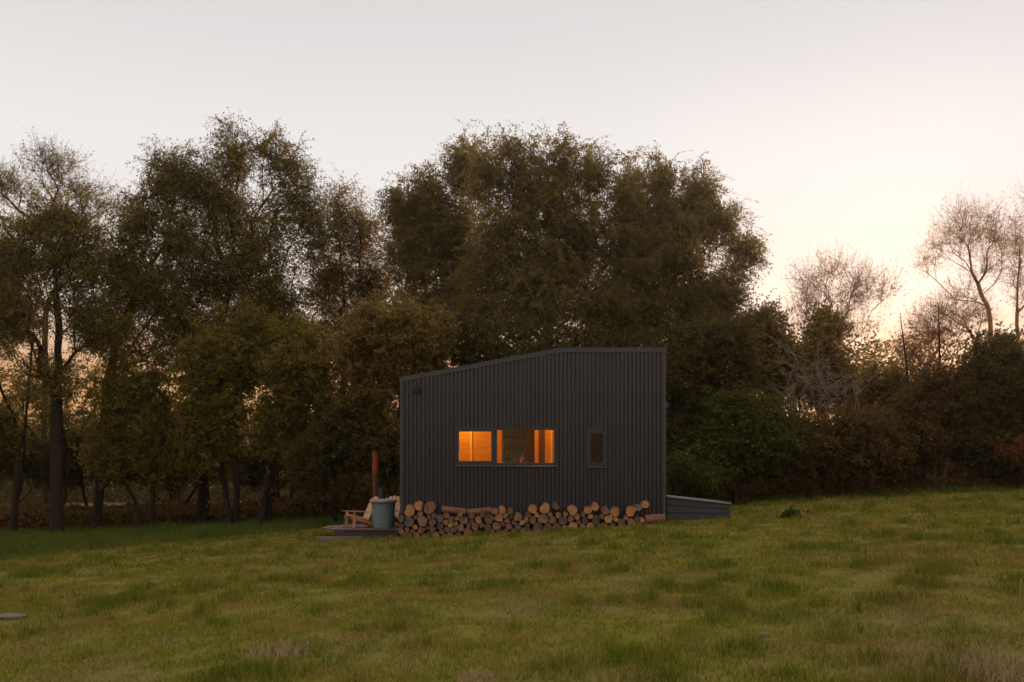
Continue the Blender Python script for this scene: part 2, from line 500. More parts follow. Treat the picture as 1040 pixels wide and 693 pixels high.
# ------------------------------------------------------------------ far hill and woods
rng = np.random.default_rng(5)
n = 240000
ang = rng.uniform(-42, 42, n); dist = rng.uniform(105, 128, n)
x = dist * np.sin(np.radians(ang)); y = dist * np.cos(np.radians(ang))
prof = np.interp(ang, [-42, -26, -20, -8, 0, 12, 17, 22, 27, 42], [9, 8.5, 9.5, 9, 10, 12.5, 14, 14.2, 14, 13])
prof = prof * (0.80 + 0.45 * fbm(ang / 1.1, dist / 9, 33, 3)) * (0.9 + 0.2 * fbm(ang / 0.3, dist / 3, 35, 2))
u_ = rng.uniform(-0.12, 1, n); z = prof * np.sign(u_) * np.abs(u_) ** 1.15 + (ground_z(x, y) - 0.6)
tag(link('distant_woods', quads_mesh('distant_woods', leaf_quads(np.stack([x, y, z], 1), 0.36, rng, 0.1, 0.7).astype(np.float32)), M['leaf_hedge']),
    'far dark belt of woodland seen in gaps behind the trees', 'woods', kind='stuff')

# ------------------------------------------------------------------ trees and shrubs
A_, B_, BR, SP, HG, GR = (M[q] for q in ('leaf_alder', 'leaf_birch', 'leaf_brown', 'leaf_spring', 'leaf_hedge', 'leaf_green'))
bk, bb = M['bark'], M['bark_birch']
TG = 'trees along the field edge'; SG = 'shrubs along the field edge'
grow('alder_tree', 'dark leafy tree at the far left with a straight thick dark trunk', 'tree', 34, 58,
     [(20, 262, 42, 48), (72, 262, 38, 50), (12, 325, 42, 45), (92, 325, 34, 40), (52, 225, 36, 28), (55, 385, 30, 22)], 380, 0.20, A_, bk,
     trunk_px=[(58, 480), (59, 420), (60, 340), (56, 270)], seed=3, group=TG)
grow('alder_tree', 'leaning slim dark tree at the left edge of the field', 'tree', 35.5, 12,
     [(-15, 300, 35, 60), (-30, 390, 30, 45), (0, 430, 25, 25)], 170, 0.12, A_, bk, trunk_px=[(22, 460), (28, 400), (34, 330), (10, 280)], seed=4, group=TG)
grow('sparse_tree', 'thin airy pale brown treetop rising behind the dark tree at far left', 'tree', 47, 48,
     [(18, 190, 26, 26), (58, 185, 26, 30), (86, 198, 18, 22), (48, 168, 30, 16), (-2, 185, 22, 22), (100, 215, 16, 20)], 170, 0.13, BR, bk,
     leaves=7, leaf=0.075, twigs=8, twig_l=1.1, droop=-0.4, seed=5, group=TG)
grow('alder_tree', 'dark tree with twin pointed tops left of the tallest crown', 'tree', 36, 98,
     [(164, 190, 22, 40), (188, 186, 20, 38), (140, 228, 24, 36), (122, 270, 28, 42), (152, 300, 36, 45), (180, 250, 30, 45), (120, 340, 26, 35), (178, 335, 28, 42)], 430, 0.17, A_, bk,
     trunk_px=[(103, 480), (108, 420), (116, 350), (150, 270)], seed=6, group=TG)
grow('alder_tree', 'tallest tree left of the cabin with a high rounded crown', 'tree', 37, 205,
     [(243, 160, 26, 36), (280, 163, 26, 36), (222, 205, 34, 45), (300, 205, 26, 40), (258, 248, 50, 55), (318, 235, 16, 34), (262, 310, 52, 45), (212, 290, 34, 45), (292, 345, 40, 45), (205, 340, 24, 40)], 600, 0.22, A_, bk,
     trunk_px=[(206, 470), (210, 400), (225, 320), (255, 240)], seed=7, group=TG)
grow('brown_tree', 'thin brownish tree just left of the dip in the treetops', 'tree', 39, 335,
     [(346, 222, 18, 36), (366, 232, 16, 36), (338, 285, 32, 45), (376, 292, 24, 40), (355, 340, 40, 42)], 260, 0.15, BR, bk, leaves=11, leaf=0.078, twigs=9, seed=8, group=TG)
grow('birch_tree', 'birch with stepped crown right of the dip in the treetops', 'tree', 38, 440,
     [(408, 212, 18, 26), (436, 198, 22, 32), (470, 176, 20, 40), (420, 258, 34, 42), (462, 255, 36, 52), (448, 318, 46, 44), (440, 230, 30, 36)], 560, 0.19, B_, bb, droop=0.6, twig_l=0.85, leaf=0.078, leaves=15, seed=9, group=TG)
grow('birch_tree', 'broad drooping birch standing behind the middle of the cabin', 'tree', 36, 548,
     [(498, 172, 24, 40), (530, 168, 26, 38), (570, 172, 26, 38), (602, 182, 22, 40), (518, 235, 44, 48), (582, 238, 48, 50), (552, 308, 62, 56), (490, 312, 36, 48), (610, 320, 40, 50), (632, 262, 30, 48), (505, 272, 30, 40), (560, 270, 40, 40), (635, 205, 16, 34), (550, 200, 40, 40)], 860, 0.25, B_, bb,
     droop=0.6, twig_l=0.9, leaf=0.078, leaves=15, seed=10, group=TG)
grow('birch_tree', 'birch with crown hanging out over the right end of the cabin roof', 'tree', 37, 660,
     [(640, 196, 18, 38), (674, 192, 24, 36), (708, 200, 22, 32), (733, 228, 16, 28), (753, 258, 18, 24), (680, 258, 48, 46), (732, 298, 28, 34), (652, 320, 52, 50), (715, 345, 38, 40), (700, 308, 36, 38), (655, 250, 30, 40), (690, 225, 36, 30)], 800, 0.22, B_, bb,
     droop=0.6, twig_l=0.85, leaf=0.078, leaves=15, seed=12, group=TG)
# understorey left of the cabin
ST = dict(stems=3, trunk_to=0.45, twig_l=0.7, leaf=0.105)
grow('hawthorn_shrub', 'dense dark shrub between the left tree trunks', 'shrub', 35, 150, [(140, 400, 36, 50), (165, 450, 34, 45), (112, 455, 24, 35)], 210, 0.07, A_, bk, seed=21, group=SG, leaves=12, **ST)
grow('hawthorn_shrub', 'tall dark shrub under the tallest tree left of the cabin', 'shrub', 34.2, 232, [(220, 385, 42, 60), (250, 350, 36, 45), (215, 445, 34, 40)], 290, 0.09, A_, bk, seed=22, group=SG, leaves=12, **ST)
grow('hazel_shrub', 'shrub with leaning bare stems at its foot left of the stove pipe', 'shrub', 33.6, 265, [(305, 380, 36, 60), (290, 430, 30, 40), (330, 440, 28, 40)], 240, 0.09, A_, bk, trunk_px=[(272, 480), (288, 440), (300, 390)], seed=23, group=SG, leaves=12, **ST)
grow('hazel_shrub', 'olive leafed shrub reaching over the left eave of the cabin', 'shrub', 33, 392, [(400, 335, 42, 42), (368, 370, 36, 60), (432, 345, 28, 36), (385, 430, 30, 45), (408, 370, 34, 34)], 340, 0.10, BR, bk, seed=24, group=SG, leaves=12, **ST)
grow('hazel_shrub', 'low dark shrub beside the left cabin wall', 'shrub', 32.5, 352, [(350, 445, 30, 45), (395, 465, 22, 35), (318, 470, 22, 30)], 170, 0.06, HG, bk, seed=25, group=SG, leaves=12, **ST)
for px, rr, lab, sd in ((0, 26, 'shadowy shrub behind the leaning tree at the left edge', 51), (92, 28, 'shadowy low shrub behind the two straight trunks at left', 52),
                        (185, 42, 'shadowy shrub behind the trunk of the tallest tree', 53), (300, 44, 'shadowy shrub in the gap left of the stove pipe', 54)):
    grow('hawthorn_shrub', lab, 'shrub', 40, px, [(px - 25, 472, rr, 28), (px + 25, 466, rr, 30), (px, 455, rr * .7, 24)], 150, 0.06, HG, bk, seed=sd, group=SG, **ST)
grow('hawthorn_shrub', 'thin leafed shrub letting orange light through beside the straight trunk', 'shrub', 38.5, 70, [(28, 405, 36, 36), (95, 400, 32, 36), (62, 425, 36, 30)], 64, 0.05, A_, bk, seed=55, group=SG, leaves=8, **ST)
# behind the cabin and to its right
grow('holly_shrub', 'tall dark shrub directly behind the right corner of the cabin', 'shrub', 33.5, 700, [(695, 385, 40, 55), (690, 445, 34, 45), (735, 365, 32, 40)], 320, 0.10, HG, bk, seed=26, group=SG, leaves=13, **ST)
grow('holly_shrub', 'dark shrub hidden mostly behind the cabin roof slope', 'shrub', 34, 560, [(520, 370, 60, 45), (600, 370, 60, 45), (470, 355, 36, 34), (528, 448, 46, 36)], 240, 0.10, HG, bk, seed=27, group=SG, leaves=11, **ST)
grow('hawthorn_shrub', 'round topped brown shrub under the tip of the hanging birch', 'shrub', 36, 770, [(772, 335, 26, 26), (752, 365, 30, 36), (795, 375, 34, 36)], 250, 0.09, BR, bk, seed=28, group=SG, leaves=11, **ST)
grow('thorn_tree', 'bare twiggy thorn tree glowing against the brightest sky', 'tree', 37.5, 838, [(828, 292, 24, 24), (868, 298, 28, 26), (895, 300, 12, 18), (822, 325, 22, 26), (855, 330, 32, 26), (845, 278, 18, 16)], 150, 0.09, SP, M['twig_glare'],
     trunk_px=[(838, 420), (836, 360), (840, 320)], seed=29, group=TG, leaves=5, leaf=0.055, twigs=9, twig_l=1.05, twig_r=0.0045, droop=-0.6, shell=0.8)
grow('hawthorn_shrub', 'dark upright shrub inside the bare thorn tree', 'shrub', 36.5, 838, [(836, 345, 17, 30), (842, 385, 24, 28)], 140, 0.08, BR, bk, seed=30, group=SG, leaves=11, **ST)
grow('hawthorn_shrub', 'green bush right of the low platform', 'shrub', 32.5, 748, [(742, 432, 30, 40), (722, 462, 24, 30), (778, 445, 32, 42)], 290, 0.07, GR, bk, seed=31, group=SG, leaves=12, **ST)
grow('dead_branches', 'tangle of pale dead branches lying in the hedge', 'branches', 33.9, 832, [(818, 380, 22, 24), (850, 395, 28, 12), (806, 402, 20, 18), (840, 408, 26, 12)], 40, 0.045, None, M['twig_pale'], seed=32, leaves=0, twigs=5, twig_l=1.1, droop=0.1, twig_r=0.010, stems=3, trunk_to=0.6, up=-0.1)
grow('bramble_bush', 'dark brown bramble mass below the pale dead branches', 'shrub', 33.0, 850, [(840, 455, 40, 34), (800, 455, 30, 34), (880, 450, 36, 36)], 270, 0.06, M['leaf_bramble'], bk, seed=33, group=SG, leaves=12, **ST)
grow('hawthorn_shrub', 'low brown hedge shrub in the gap under the bright sky', 'shrub', 38, 895, [(885, 392, 36, 28), (920, 395, 30, 26), (905, 425, 40, 30)], 150, 0.06, BR, bk, seed=34, group=SG, leaves=8, **ST)
grow('bramble_bush', 'warm brown bush left of the tall dome shaped bush', 'shrub', 34, 935, [(930, 440, 36, 40), (950, 400, 26, 26), (905, 465, 28, 25)], 180, 0.07, M['leaf_bramble'], bk, seed=35, group=SG, leaves=11, **ST)
grow('thorn_tree', 'twiggy bare shrub standing left of the right hand dome bush', 'tree', 36.5, 955, [(950, 340, 30, 28), (928, 360, 22, 20), (980, 322, 24, 22), (955, 318, 18, 14)], 140, 0.06, SP, M['twig_glare'], seed=36, group=TG, leaves=6, leaf=0.05, twigs=9, twig_l=0.95, twig_r=0.0045, droop=-0.6, shell=0.8, stems=3)
grow('gorse_bush', 'tall dome shaped dark bush at the right edge of the field', 'shrub', 34, 1010, [(1010, 380, 30, 44), (1040, 415, 34, 55), (985, 430, 28, 44), (1025, 450, 40, 34)], 480, 0.09, HG, bk, seed=37, group=SG, leaves=12, **ST)
grow('sparse_tree', 'slender tree with bent trunk and thin leaves at right', 'tree', 38, 1008,
     [(985, 240, 26, 26), (958, 250, 24, 18), (1010, 246, 22, 26), (972, 226, 18, 12), (1000, 275, 20, 18), (945, 268, 12, 12), (978, 300, 18, 12), (1000, 225, 16, 16)], 140, 0.085, SP, M['twig_glare'],
     trunk_px=[(1008, 430), (1006, 335), (1003, 312), (988, 277), (984, 250)], seed=38, group=TG, leaves=6, leaf=0.05, twigs=9, twig_l=0.95, twig_r=0.0045, droop=-0.6, shell=0.8)
grow('sparse_tree', 'thin upright tree cut off by the right edge of the picture', 'tree', 39, 1036,
     [(1036, 255, 14, 45), (1052, 222, 22, 30), (1065, 285, 26, 45), (1036, 300, 14, 24)], 125, 0.075, SP, M['twig_glare'], trunk_px=[(1034, 420), (1033, 330), (1034, 260)], seed=39, group=TG, leaves=6, leaf=0.05, twigs=9, twig_l=0.95, twig_r=0.0045, droop=-0.6, shell=0.8)
grow('rust_shrub', 'small rusty orange leaved bush at the right edge', 'shrub', 32.6, 1034, [(1032, 458, 14, 9), (1045, 466, 12, 10)], 24, 0.03, M['leaf_rust'], bk, seed=40, leaves=9, leaf=0.085, twig_l=0.4, stems=3)
grow('fern_clump', 'low leafy growth behind the low platform', 'shrub', 31.5, 690, [(690, 478, 18, 16), (715, 485, 18, 12)], 80, 0.03, GR, bk, seed=41, leaves=10, leaf=0.08, twig_l=0.4, stems=3)
for px, top_, lean, lab in ((953, 309, 0, 'straight dead stem standing above the hedge'), (924, 318, -10, 'leaning dead stem standing above the hedge')):
    b = MB(); p0 = np.array(W(px, 420, 36)); p1 = np.array(W(px + lean, top_, 36)); q = (p0 + p1) / 2 + (0.05, 0, 0)
    V, L = join_np([seg_tubes(np.array([p0, q]), np.array([q, p1]), np.array([.05, .035]), np.array([.035, .012]), unit(np.array([q - p0, p1 - q])), unit(np.array([q - p0, p1 - q])), 6),
                    seg_tubes(np.array([q, q + (p1 - q) * .4]), np.array([q + (.35, 0, .5), q + (p1 - q) * .4 + (-.3, .1, .4)]), np.array([.018, .014]), np.array([.006, .005]), unit(np.array([[.3, 0, .5], [-.3, 0, .4]])), unit(np.array([[.3, 0, .5], [-.3, 0, .4]])), 4)])
    g = np.array([p0[0], p0[1], ground_z(p0[0], p0[1])])
    V2, L2 = seg_tubes(np.array([g]), np.array([p0]), np.array([.06]), np.array([.05]), unit(np.array([p0 - g])), unit(np.array([p0 - g])), 6)
    V, L = join_np([(V, L), (V2, L2)])
    o = link('dead_sapling', np_mesh('dead_sapling', V - g, L, np.arange(len(L) // 4) * 4, True), M['bark']); o.location = g
    tag(o, lab, 'dead sapling')
# low undergrowth along the hedge foot
rng = np.random.default_rng(8); n = 170000
x = rng.uniform(-23, 23, n); back = rng.uniform(0, 1, n) < 0.55
y = np.where(back, 38.5 + rng.normal(0, 0.8, n), 33.6 + 0.8 * np.tanh(x / 6) + rng.normal(0, 0.6, n))
hh = np.where(back, np.where(x < -8, 0.5, 1.1) + (np.where(x < -8, 0.8, 1.4) + 1.2 * (x > 5)) * fbm(x / 1.9, y / 1.9, 93, 3), 0.1 + 0.75 * fbm(x / 1.6, y / 1.6, 91, 3))
keep = back | (x > -4.5)
x, y, back, hh = x[keep], y[keep], back[keep], hh[keep]; n = len(x)
z = ground_z(x, y) + hh * rng.uniform(0, 1, n)
tag(link('undergrowth', quads_mesh('undergrowth', leaf_quads(np.stack([x, y, z], 1), np.where(back, 0.16, 0.095)[:, None], rng, 0.2).astype(np.float32)), M['leaf_bramble']),
    'low tangled undergrowth along the foot of the hedge', 'undergrowth', kind='stuff')

# ------------------------------------------------------------------ cabin
YC = 24.7; SC = F / YC
X = lambda px: (px - CX) / SC
Z = lambda py: CAMZ + (HOR - py) / SC
k = NT('dark_cladding'); v = k.coord((1, 1, 0.12)); n = k.noise(v, 5, 4)
M['clad'] = k.pbr(k.ramp(n, [(0.3, (0.0095, 0.0108, 0.0180)), (0.75, (0.0135, 0.0153, 0.0245))]), 0.30, k.bump(k.noise(k.coord((1.3, 1, 0.5)), 1.6, 2), 0.25, 0.03), 0.0, 0.55)
M['trim'] = plain_noise('dark_trim', (0.022, 0.022, 0.024), (0.030, 0.030, 0.032), 4, 0.4, spec=0.5)
M['frame'] = plain_noise('window_frame', (0.020, 0.020, 0.022), (0.028, 0.028, 0.030), 8, 0.45)
M['roof'] = plain_noise('roof_metal', (0.03, 0.03, 0.032), (0.042, 0.042, 0.045), 3, 0.4, spec=0.5)
k = NT('plywood'); v = k.coord((0.6, 6, 6)); n = k.noise(v, 3, 5, 0.6)
M['ply'] = k.pbr(k.ramp(n, [(0.3, (0.44, 0.24, 0.07)), (0.7, (0.60, 0.34, 0.11))]), 0.55, None, 0.0, 0.3)
M['ply_pale'] = plain_noise('pale_timber', (0.74, 0.60, 0.42), (0.82, 0.68, 0.50), 12, 0.5, (1, 1, 0.1))
M['dark_wood'] = plain_noise('dark_stained_wood', (0.05, 0.022, 0.012), (0.09, 0.038, 0.018), 12, 0.5, (1, 1, 0.1))
k = NT('window_glass')
fr = k.n('ShaderNodeFresnel'); fr.inputs['IOR'].default_value = 1.45
tr = k.n('ShaderNodeBsdfTransparent'); tr.inputs['Color'].default_value = (0.93, 0.95, 0.94, 1); gl_ = k.n('ShaderNodeBsdfGlossy'); gl_.inputs['Roughness'].default_value = 0.02
ms = k.n('ShaderNodeMixShader'); k.l(fr.outputs[0], ms.inputs[0]); k.l(tr.outputs[0], ms.inputs[1]); k.l(gl_.outputs[0], ms.inputs[2]); k.l(ms.outputs[0], k.out.inputs['Surface'])
M['glass'] = k.m

XL, XR, XK = X(407), X(675.5), X(570)
ZL, ZK = Z(384.5), Z(354.5)
roofz = lambda x: ZL + (ZK - ZL) * min(1.0, (x - XL) / (XK - XL))
DEPTH = 3.3; YB = YC + DEPTH
floor_z = Z(520); zb = lambda x: 0.12 + 0.06 * x - 0.1
cab = empty('cabin', (0.5 * (XL + XR), YC, 0.15), 'small dark ribbed metal cabin with lit windows in the field', 'cabin')
CB = np.array(cab.location)


def cbuild(mb, name, mats, bevel=0.0, parent=None):
    pp = cab if parent is None else parent
    off = CB if parent is None else CB + np.array(parent.location)
    mb.v = [tuple(np.array(p) - off) for p in mb.v]
    return mb.build(name, mats, pp, bevel)


def ribbed(xs0, xs1, zlo, zhi, holes, pitch=0.1005, dep=0.032):
    """ribbed sheet in local (u, d, z): d is 0 on the rib crowns and dep in the pans"""
    pts = []; u = xs0
    while u < xs1:
        for du, dd in ((0.0, dep), (0.018, dep), (0.030, 0.0), (0.0885, 0.0)):
            if u + du < xs1: pts.append((u + du, dd))
        u += pitch
    pts.append((xs1, dep))
    for h in holes:
        for e in (h[0], h[1]):
            us = [p[0] for p in pts]; pts.append((e, float(np.interp(e, us, [p[1] for p in pts])))); pts.sort()
    us = XK
    out = []
    for (a, da), (b, db) in zip(pts[:-1], pts[1:]):
        if b - a < 1e-6: continue
        m = (a + b) / 2; segs = [(None, None)]
        for h in holes:
            if h[0] < m < h[1]: segs = [(None, h[2]), (h[3], None)]
        for lo, hi in segs:
            out.append([(a, da, zlo(a) if lo is None else lo), (b, db, zlo(b) if lo is None else lo),
                        (b, db, zhi(b) if hi is None else hi), (a, da, zhi(a) if hi is None else hi)])
    return out


H1 = (X(464), X(564.8), Z(472.5), Z(434.5))       # joint opening of the two lit windows
H2 = (X(595), X(616.5), Z(473), Z(434.5))
wall = MB()
for q in ribbed(XL, XR, zb, roofz, [H1, H2]):
    wall.add([(u, YC + d, z) for u, d, z in q], [(0, 1, 2, 3)])
cbuild(wall, 'wall', M['clad'])
BW = ((509.8 - CX) / F * (YB - 0.1), (542.6 - CX) / F * (YB - 0.1), CAMZ + (HOR - 474) / F * YB, CAMZ + (HOR - 432) / F * YB)   # window in the rear wall
wall = MB()
for q in ribbed(XL, XR, zb, roofz, [BW]): wall.add([(u, YB - d, z) for u, d, z in q], [(3, 2, 1, 0)])
cbuild(wall, 'wall', M['clad'])
for xx, sg, zt in ((XL, 1, ZL), (XR, -1, ZK)):
    wall = MB()
    for q in ribbed(YC + 0.02, YB - 0.02, lambda u: zb(xx), lambda u: zt, []): wall.add([(xx + sg * d, u, z) for u, d, z in q], [(0, 1, 2, 3)])
    cbuild(wall, 'wall', M['clad'])
# roof: one folded sheet with standing thickness, over the walls
t = 0.030; o_ = 0.035
prof = [(XL - 0.04, roofz(XL) - 0.04 * (ZK - ZL) / (XK - XL)), (XK, ZK), (XR + 0.045, ZK)]
poly = [(x, z + 0.006) for x, z in prof] + [(x, z + t) for x, z in reversed(prof)]
roof = MB(); roof.prism(poly, YC - o_, YB + o_); cbuild(roof, 'roof', M['roof'])
# verge flashing down the top of the front wall
fl = MB(); hF = 0.085
fl.prism([(XL - 0.03, prof[0][1] - hF), (XK, ZK - hF), (XK, ZK + 0.003), (XL - 0.03, prof[0][1] + 0.003)], YC - 0.028, YC - 0.006)
fl.prism([(XK + 0.001, ZK - hF), (XR + 0.03, ZK - hF), (XR + 0.03, ZK + 0.003), (XK + 0.001, ZK + 0.003)], YC - 0.028, YC - 0.006)
cbuild(fl, 'flashing', M['trim'])
for xx, w0, w1 in ((XL, -0.018, 0.05), (XR, -0.055, 0.018)):
    c = MB(); c.box(xx + w0, xx + w1, YC - 0.022, YC + 0.05, zb(xx), roofz(xx) - hF - 0.004); cbuild(c, 'corner_trim', M['trim'], 0.004)
for px in (442.5, 624): sm = MB(); sm.box(X(px) - 0.007, X(px) + 0.007, YC - 0.004, YC + 0.012, zb(X(px)), roofz(X(px)) - hF - 0.004); cbuild(sm, 'sheet_joint', M['clad'])
v = MB(); v.box(X(421), X(427.5), YC - 0.10, YC - 0.002, Z(399.5), Z(392.8)); M['black'] = plain_noise('black_plastic', (0.004, 0.004, 0.004), (0.007, 0.007, 0.007), 8, 0.6)
vent = cbuild(v, 'vent', M['black'], 0.012)
hk = MB(); hk.box(XR + 0.02, XR + 0.09, YC + 0.06, YC + 0.12, Z(414), Z(409)); cbuild(hk, 'hook', M['trim'], 0.008)


def ring(mb, x0, x1, z0, z1, y0, y1, w, wb=None, wt=None):
    wb = w if wb is None else wb; wt = w if wt is None else wt
    mb.box(x0, x0 + w, y0, y1, z0, z1); mb.box(x1 - w, x1, y0, y1, z0, z1)
    mb.box(x0 + w, x1 - w, y0, y1, z0, z0 + wb); mb.box(x0 + w, x1 - w, y0, y1, z1 - wt, z1)


def window(x0, x1, z0, z1, px0, px1, py0, py1, label=None):
    """frame filling x0..x1, z0..z1, with the clear pane given in picture units"""
    f = MB(); a, b = X(px0), X(px1); lo, hi = Z(py1), Z(py0)
    y0, y1 = YC - 0.035, YC + 0.13
    f.box(x0, a, y0, y1, z0, z1); f.box(b, x1, y0, y1, z0, z1); f.box(a, b, y0, y1, z0, lo); f.box(a, b, y0, y1, hi, z1)
    fo = MB(); fo.v, fo.f, fo.m = f.v, f.f, f.m
    w = bpy.data.objects.new('window', None)
    COL.objects.link(w); w.parent = cab; w.location = tuple(np.array([(a + b) / 2, YC, lo]) - CB)
    if label: w['label'] = label
    fr = cbuild(fo, 'frame', M['frame'], 0.006, w)
    g = MB(); g.add([(a - .01, YC + 0.06, lo - .01), (b + .01, YC + 0.06, lo - .01), (b + .01, YC + 0.06, hi + .01), (a - .01, YC + 0.06, hi + .01)], [(0, 1, 2, 3)])
    cbuild(g, 'pane', M['glass'], 0, w)
    return w


xm = X(502)
w1 = window(H1[0] + .002, xm, H1[2] + .002, H1[3] - .002, 466.2, 499, 438.3, 468.3, 'lit window showing a bright orange wall')
w2 = window(xm + .001, H1[1] - .002, H1[2] + .002, H1[3] - .002, 504.8, 562.6, 436.8, 470.3, 'wide lit window with a view through to the trees')
w3 = window(H2[0] + .002, H2[1] - .002, H2[2] + .002, H2[3] - .002, 600, 611.8, 441, 470, 'small unlit window')
for w, a, b, py in ((w1, 464, 502, 472.7), (w2, 502, 567, 473), (w3, 595.5, 616, 473.7)):
    s = MB(); s.hexa([(X(a), YC - .085, Z(py) - .035), (X(b) - .002, YC - .085, Z(py) - .035), (X(b) - .002, YC - .02, Z(py) - .03), (X(a), YC - .02, Z(py) - .03),
                      (X(a), YC - .085, Z(py) - .012), (X(b) - .002, YC - .085, Z(py) - .012), (X(b) - .002, YC - .037, Z(py) + .012), (X(a), YC - .037, Z(py) + .012)])
    cbuild(s, 'sill', M['trim'], 0.003, w)
# rear window
rw = bpy.data.objects.new('window', None); COL.objects.link(rw); rw.parent = cab; rw.location = tuple(np.array([(BW[0] + BW[1]) / 2, YB, BW[2]]) - CB)
rf = MB(); ring(rf, BW[0], BW[1], BW[2], BW[3], YB - 0.125, YB + 0.01, 0.035); rf.box(BW[1] - .22, BW[1] - .035, YB - .10, YB + .005, BW[2] + .036, BW[3] - .036); cbuild(rf, 'frame', M['dark_wood'], 0.0, rw)
g = MB(); g.add([(BW[0] + .02, YB - .05, BW[2] + .02), (BW[1] - .02, YB - .05, BW[2] + .02), (BW[1] - .02, YB - .05, BW[3] - .02), (BW[0] + .02, YB - .05, BW[3] - .02)], [(0, 1, 2, 3)])
cbuild(g, 'pane', M['glass'], 0, rw)

# interior lining of plywood, with openings
def panel_with_holes(mb, x0, x1, z0, z1, y0, y1, holes):
    xs = sorted({x0, x1, *[h[0] for h in holes], *[h[1] for h in holes]})
    for a, b in zip(xs[:-1], xs[1:]):
        cuts = sorted([(h[2], h[3]) for h in holes if h[0] < (a + b) / 2 < h[1]]); z = z0
        for lo, hi in cuts: mb.box(a, b, y0, y1, z, lo); z = hi
        mb.box(a, b, y0, y1, z, z1)


CEIL = ZL - 0.12
li = MB()
panel_with_holes(li, XL + .06, XR - .06, floor_z, CEIL, YB - .115, YB - .06, [BW])
panel_with_holes(li, XL + .06, XR - .06, floor_z, CEIL, YC + .132, YC + .15, [H1, H2])
li.box(XL + .046, XL + .059, YC + .06, YB - .06, floor_z, CEIL); li.box(XR - .059, XR - .046, YC + .06, YB - .06, floor_z, CEIL)
li.box(XL + .046, XR - .046, YC + .06, YB - .06, CEIL + .001, CEIL + .03)
cbuild(li, 'interior_lining', M['ply'])
fo = MB(); fo.box(XL + .046, XR - .046, YC + .06, YB - .06, floor_z - .08, floor_z - .001); cbuild(fo, 'interior_floor', M['ply_pale'])
# partition closing off the unlit end, and the room posts
yP = 26.35; XP = lambda px: (px - CX) / F * yP
pt = MB()
pt.box(XP(543), XP(547), yP, yP + .06, floor_z, CEIL - .001)
pt.box(XP(553.5), X(566) + .152, yP, yP + .06, floor_z, CEIL - .001)
pt.box(X(566) + .10, X(566) + .15, YC + .152, yP - .001, floor_z, CEIL - .001)
cbuild(pt, 'partition', M['ply'])
M['shade_wall'] = plain_noise('shade_panel', (0.030, 0.022, 0.012), (0.045, 0.033, 0.018), 6, 0.6)  # darkness of the unlit room put into the panel colour
dw = MB(); dw.box(X(566) + .153, XR - .06, yP, yP + .06, floor_z, CEIL - .001); cbuild(dw, 'interior_panel', M['shade_wall'])
dp = MB(); dp.box(XP(547) + .001, XP(553.5) - .001, yP + .02, yP + .05, floor_z, CEIL - .001)  # dark boards standing in for the unlit gap in the partition
dp.box(XP(547) - .1, XP(553.5) + .1, yP + .30, yP + .34, floor_z, CEIL - .002)
cbuild(dp, 'dark_gap_fill', M['dark_wood'])
bt = MB(); yb_ = YB - .118; bx_ = (478.5 - CX) / F * yb_; bt.box(bx_ - .028, bx_ + .028, yb_ - .05, yb_, floor_z, CEIL - .002); cbuild(bt, 'batten', M['ply_pale'], .004)
bt = MB(); bx_ = (560 - CX) / F * yP; bt.box(bx_ - .02, bx_ + .02, yP - .03, yP - .001, floor_z, CEIL - .002); cbuild(bt, 'batten', M['ply_pale'], .004)
# small things on the inner sill
sh = MB(); sh.box(X(503), X(565), YC + .151, YC + .34, Z(471.8) - .03, Z(471.8)); cbuild(sh, 'window_shelf', M['ply'], .004)
M['amber'] = plain_noise('amber_bottle', (0.45, 0.10, 0.02), (0.55, 0.14, 0.03), 8, 0.25)
M['enamel'] = plain_noise('white_enamel', (0.7, 0.66, 0.6), (0.78, 0.74, 0.68), 8, 0.3)
b = MB(); b.lathe([(.030, 0), (.032, .02), (.032, .11), (.012, .15), (.012, .19)], n=14); o = b.build('bottle', M['amber'], smooth=True); o.location = (X(529), YC + .25, Z(471.8) + .001)
tag(o, 'small amber bottle standing on the shelf inside the wide lit window', 'bottle')
for px, r, lab in ((508.5, .05, 'white bowl at the left end of the shelf inside the wide window'), (516, .035, 'small white cup next to the bowl on the window shelf')):
    b = MB(); b.lathe([(r * .5, 0), (r * .9, r * .6), (r, r * 1.1), (r * .93, r * 1.1), (r * .8, r * .6), (r * .3, r * .2)], n=16); o = b.build('bowl' if r > .04 else 'cup', M['enamel'], smooth=True)
    o.location = (X(px), YC + .25, Z(471.8) + .001); tag(o, lab, 'bowl' if r > .04 else 'cup')
for nm, loc, pw in (('lamp_main_room', (-1.55, 27.15, CEIL - .55), 56.0), ('lamp_shelf_side', (0.75, 25.4, CEIL - .35), 36.0)):
    L = bpy.data.lights.new(nm, 'POINT'); L.energy = pw; L.color = (1.0, 0.45, 0.03); L.shadow_soft_size = 0.09
    o = bpy.data.objects.new('ceiling_lamp_light', L); COL.objects.link(o); o.location = tuple(np.array(loc) - CB); o.parent = cab

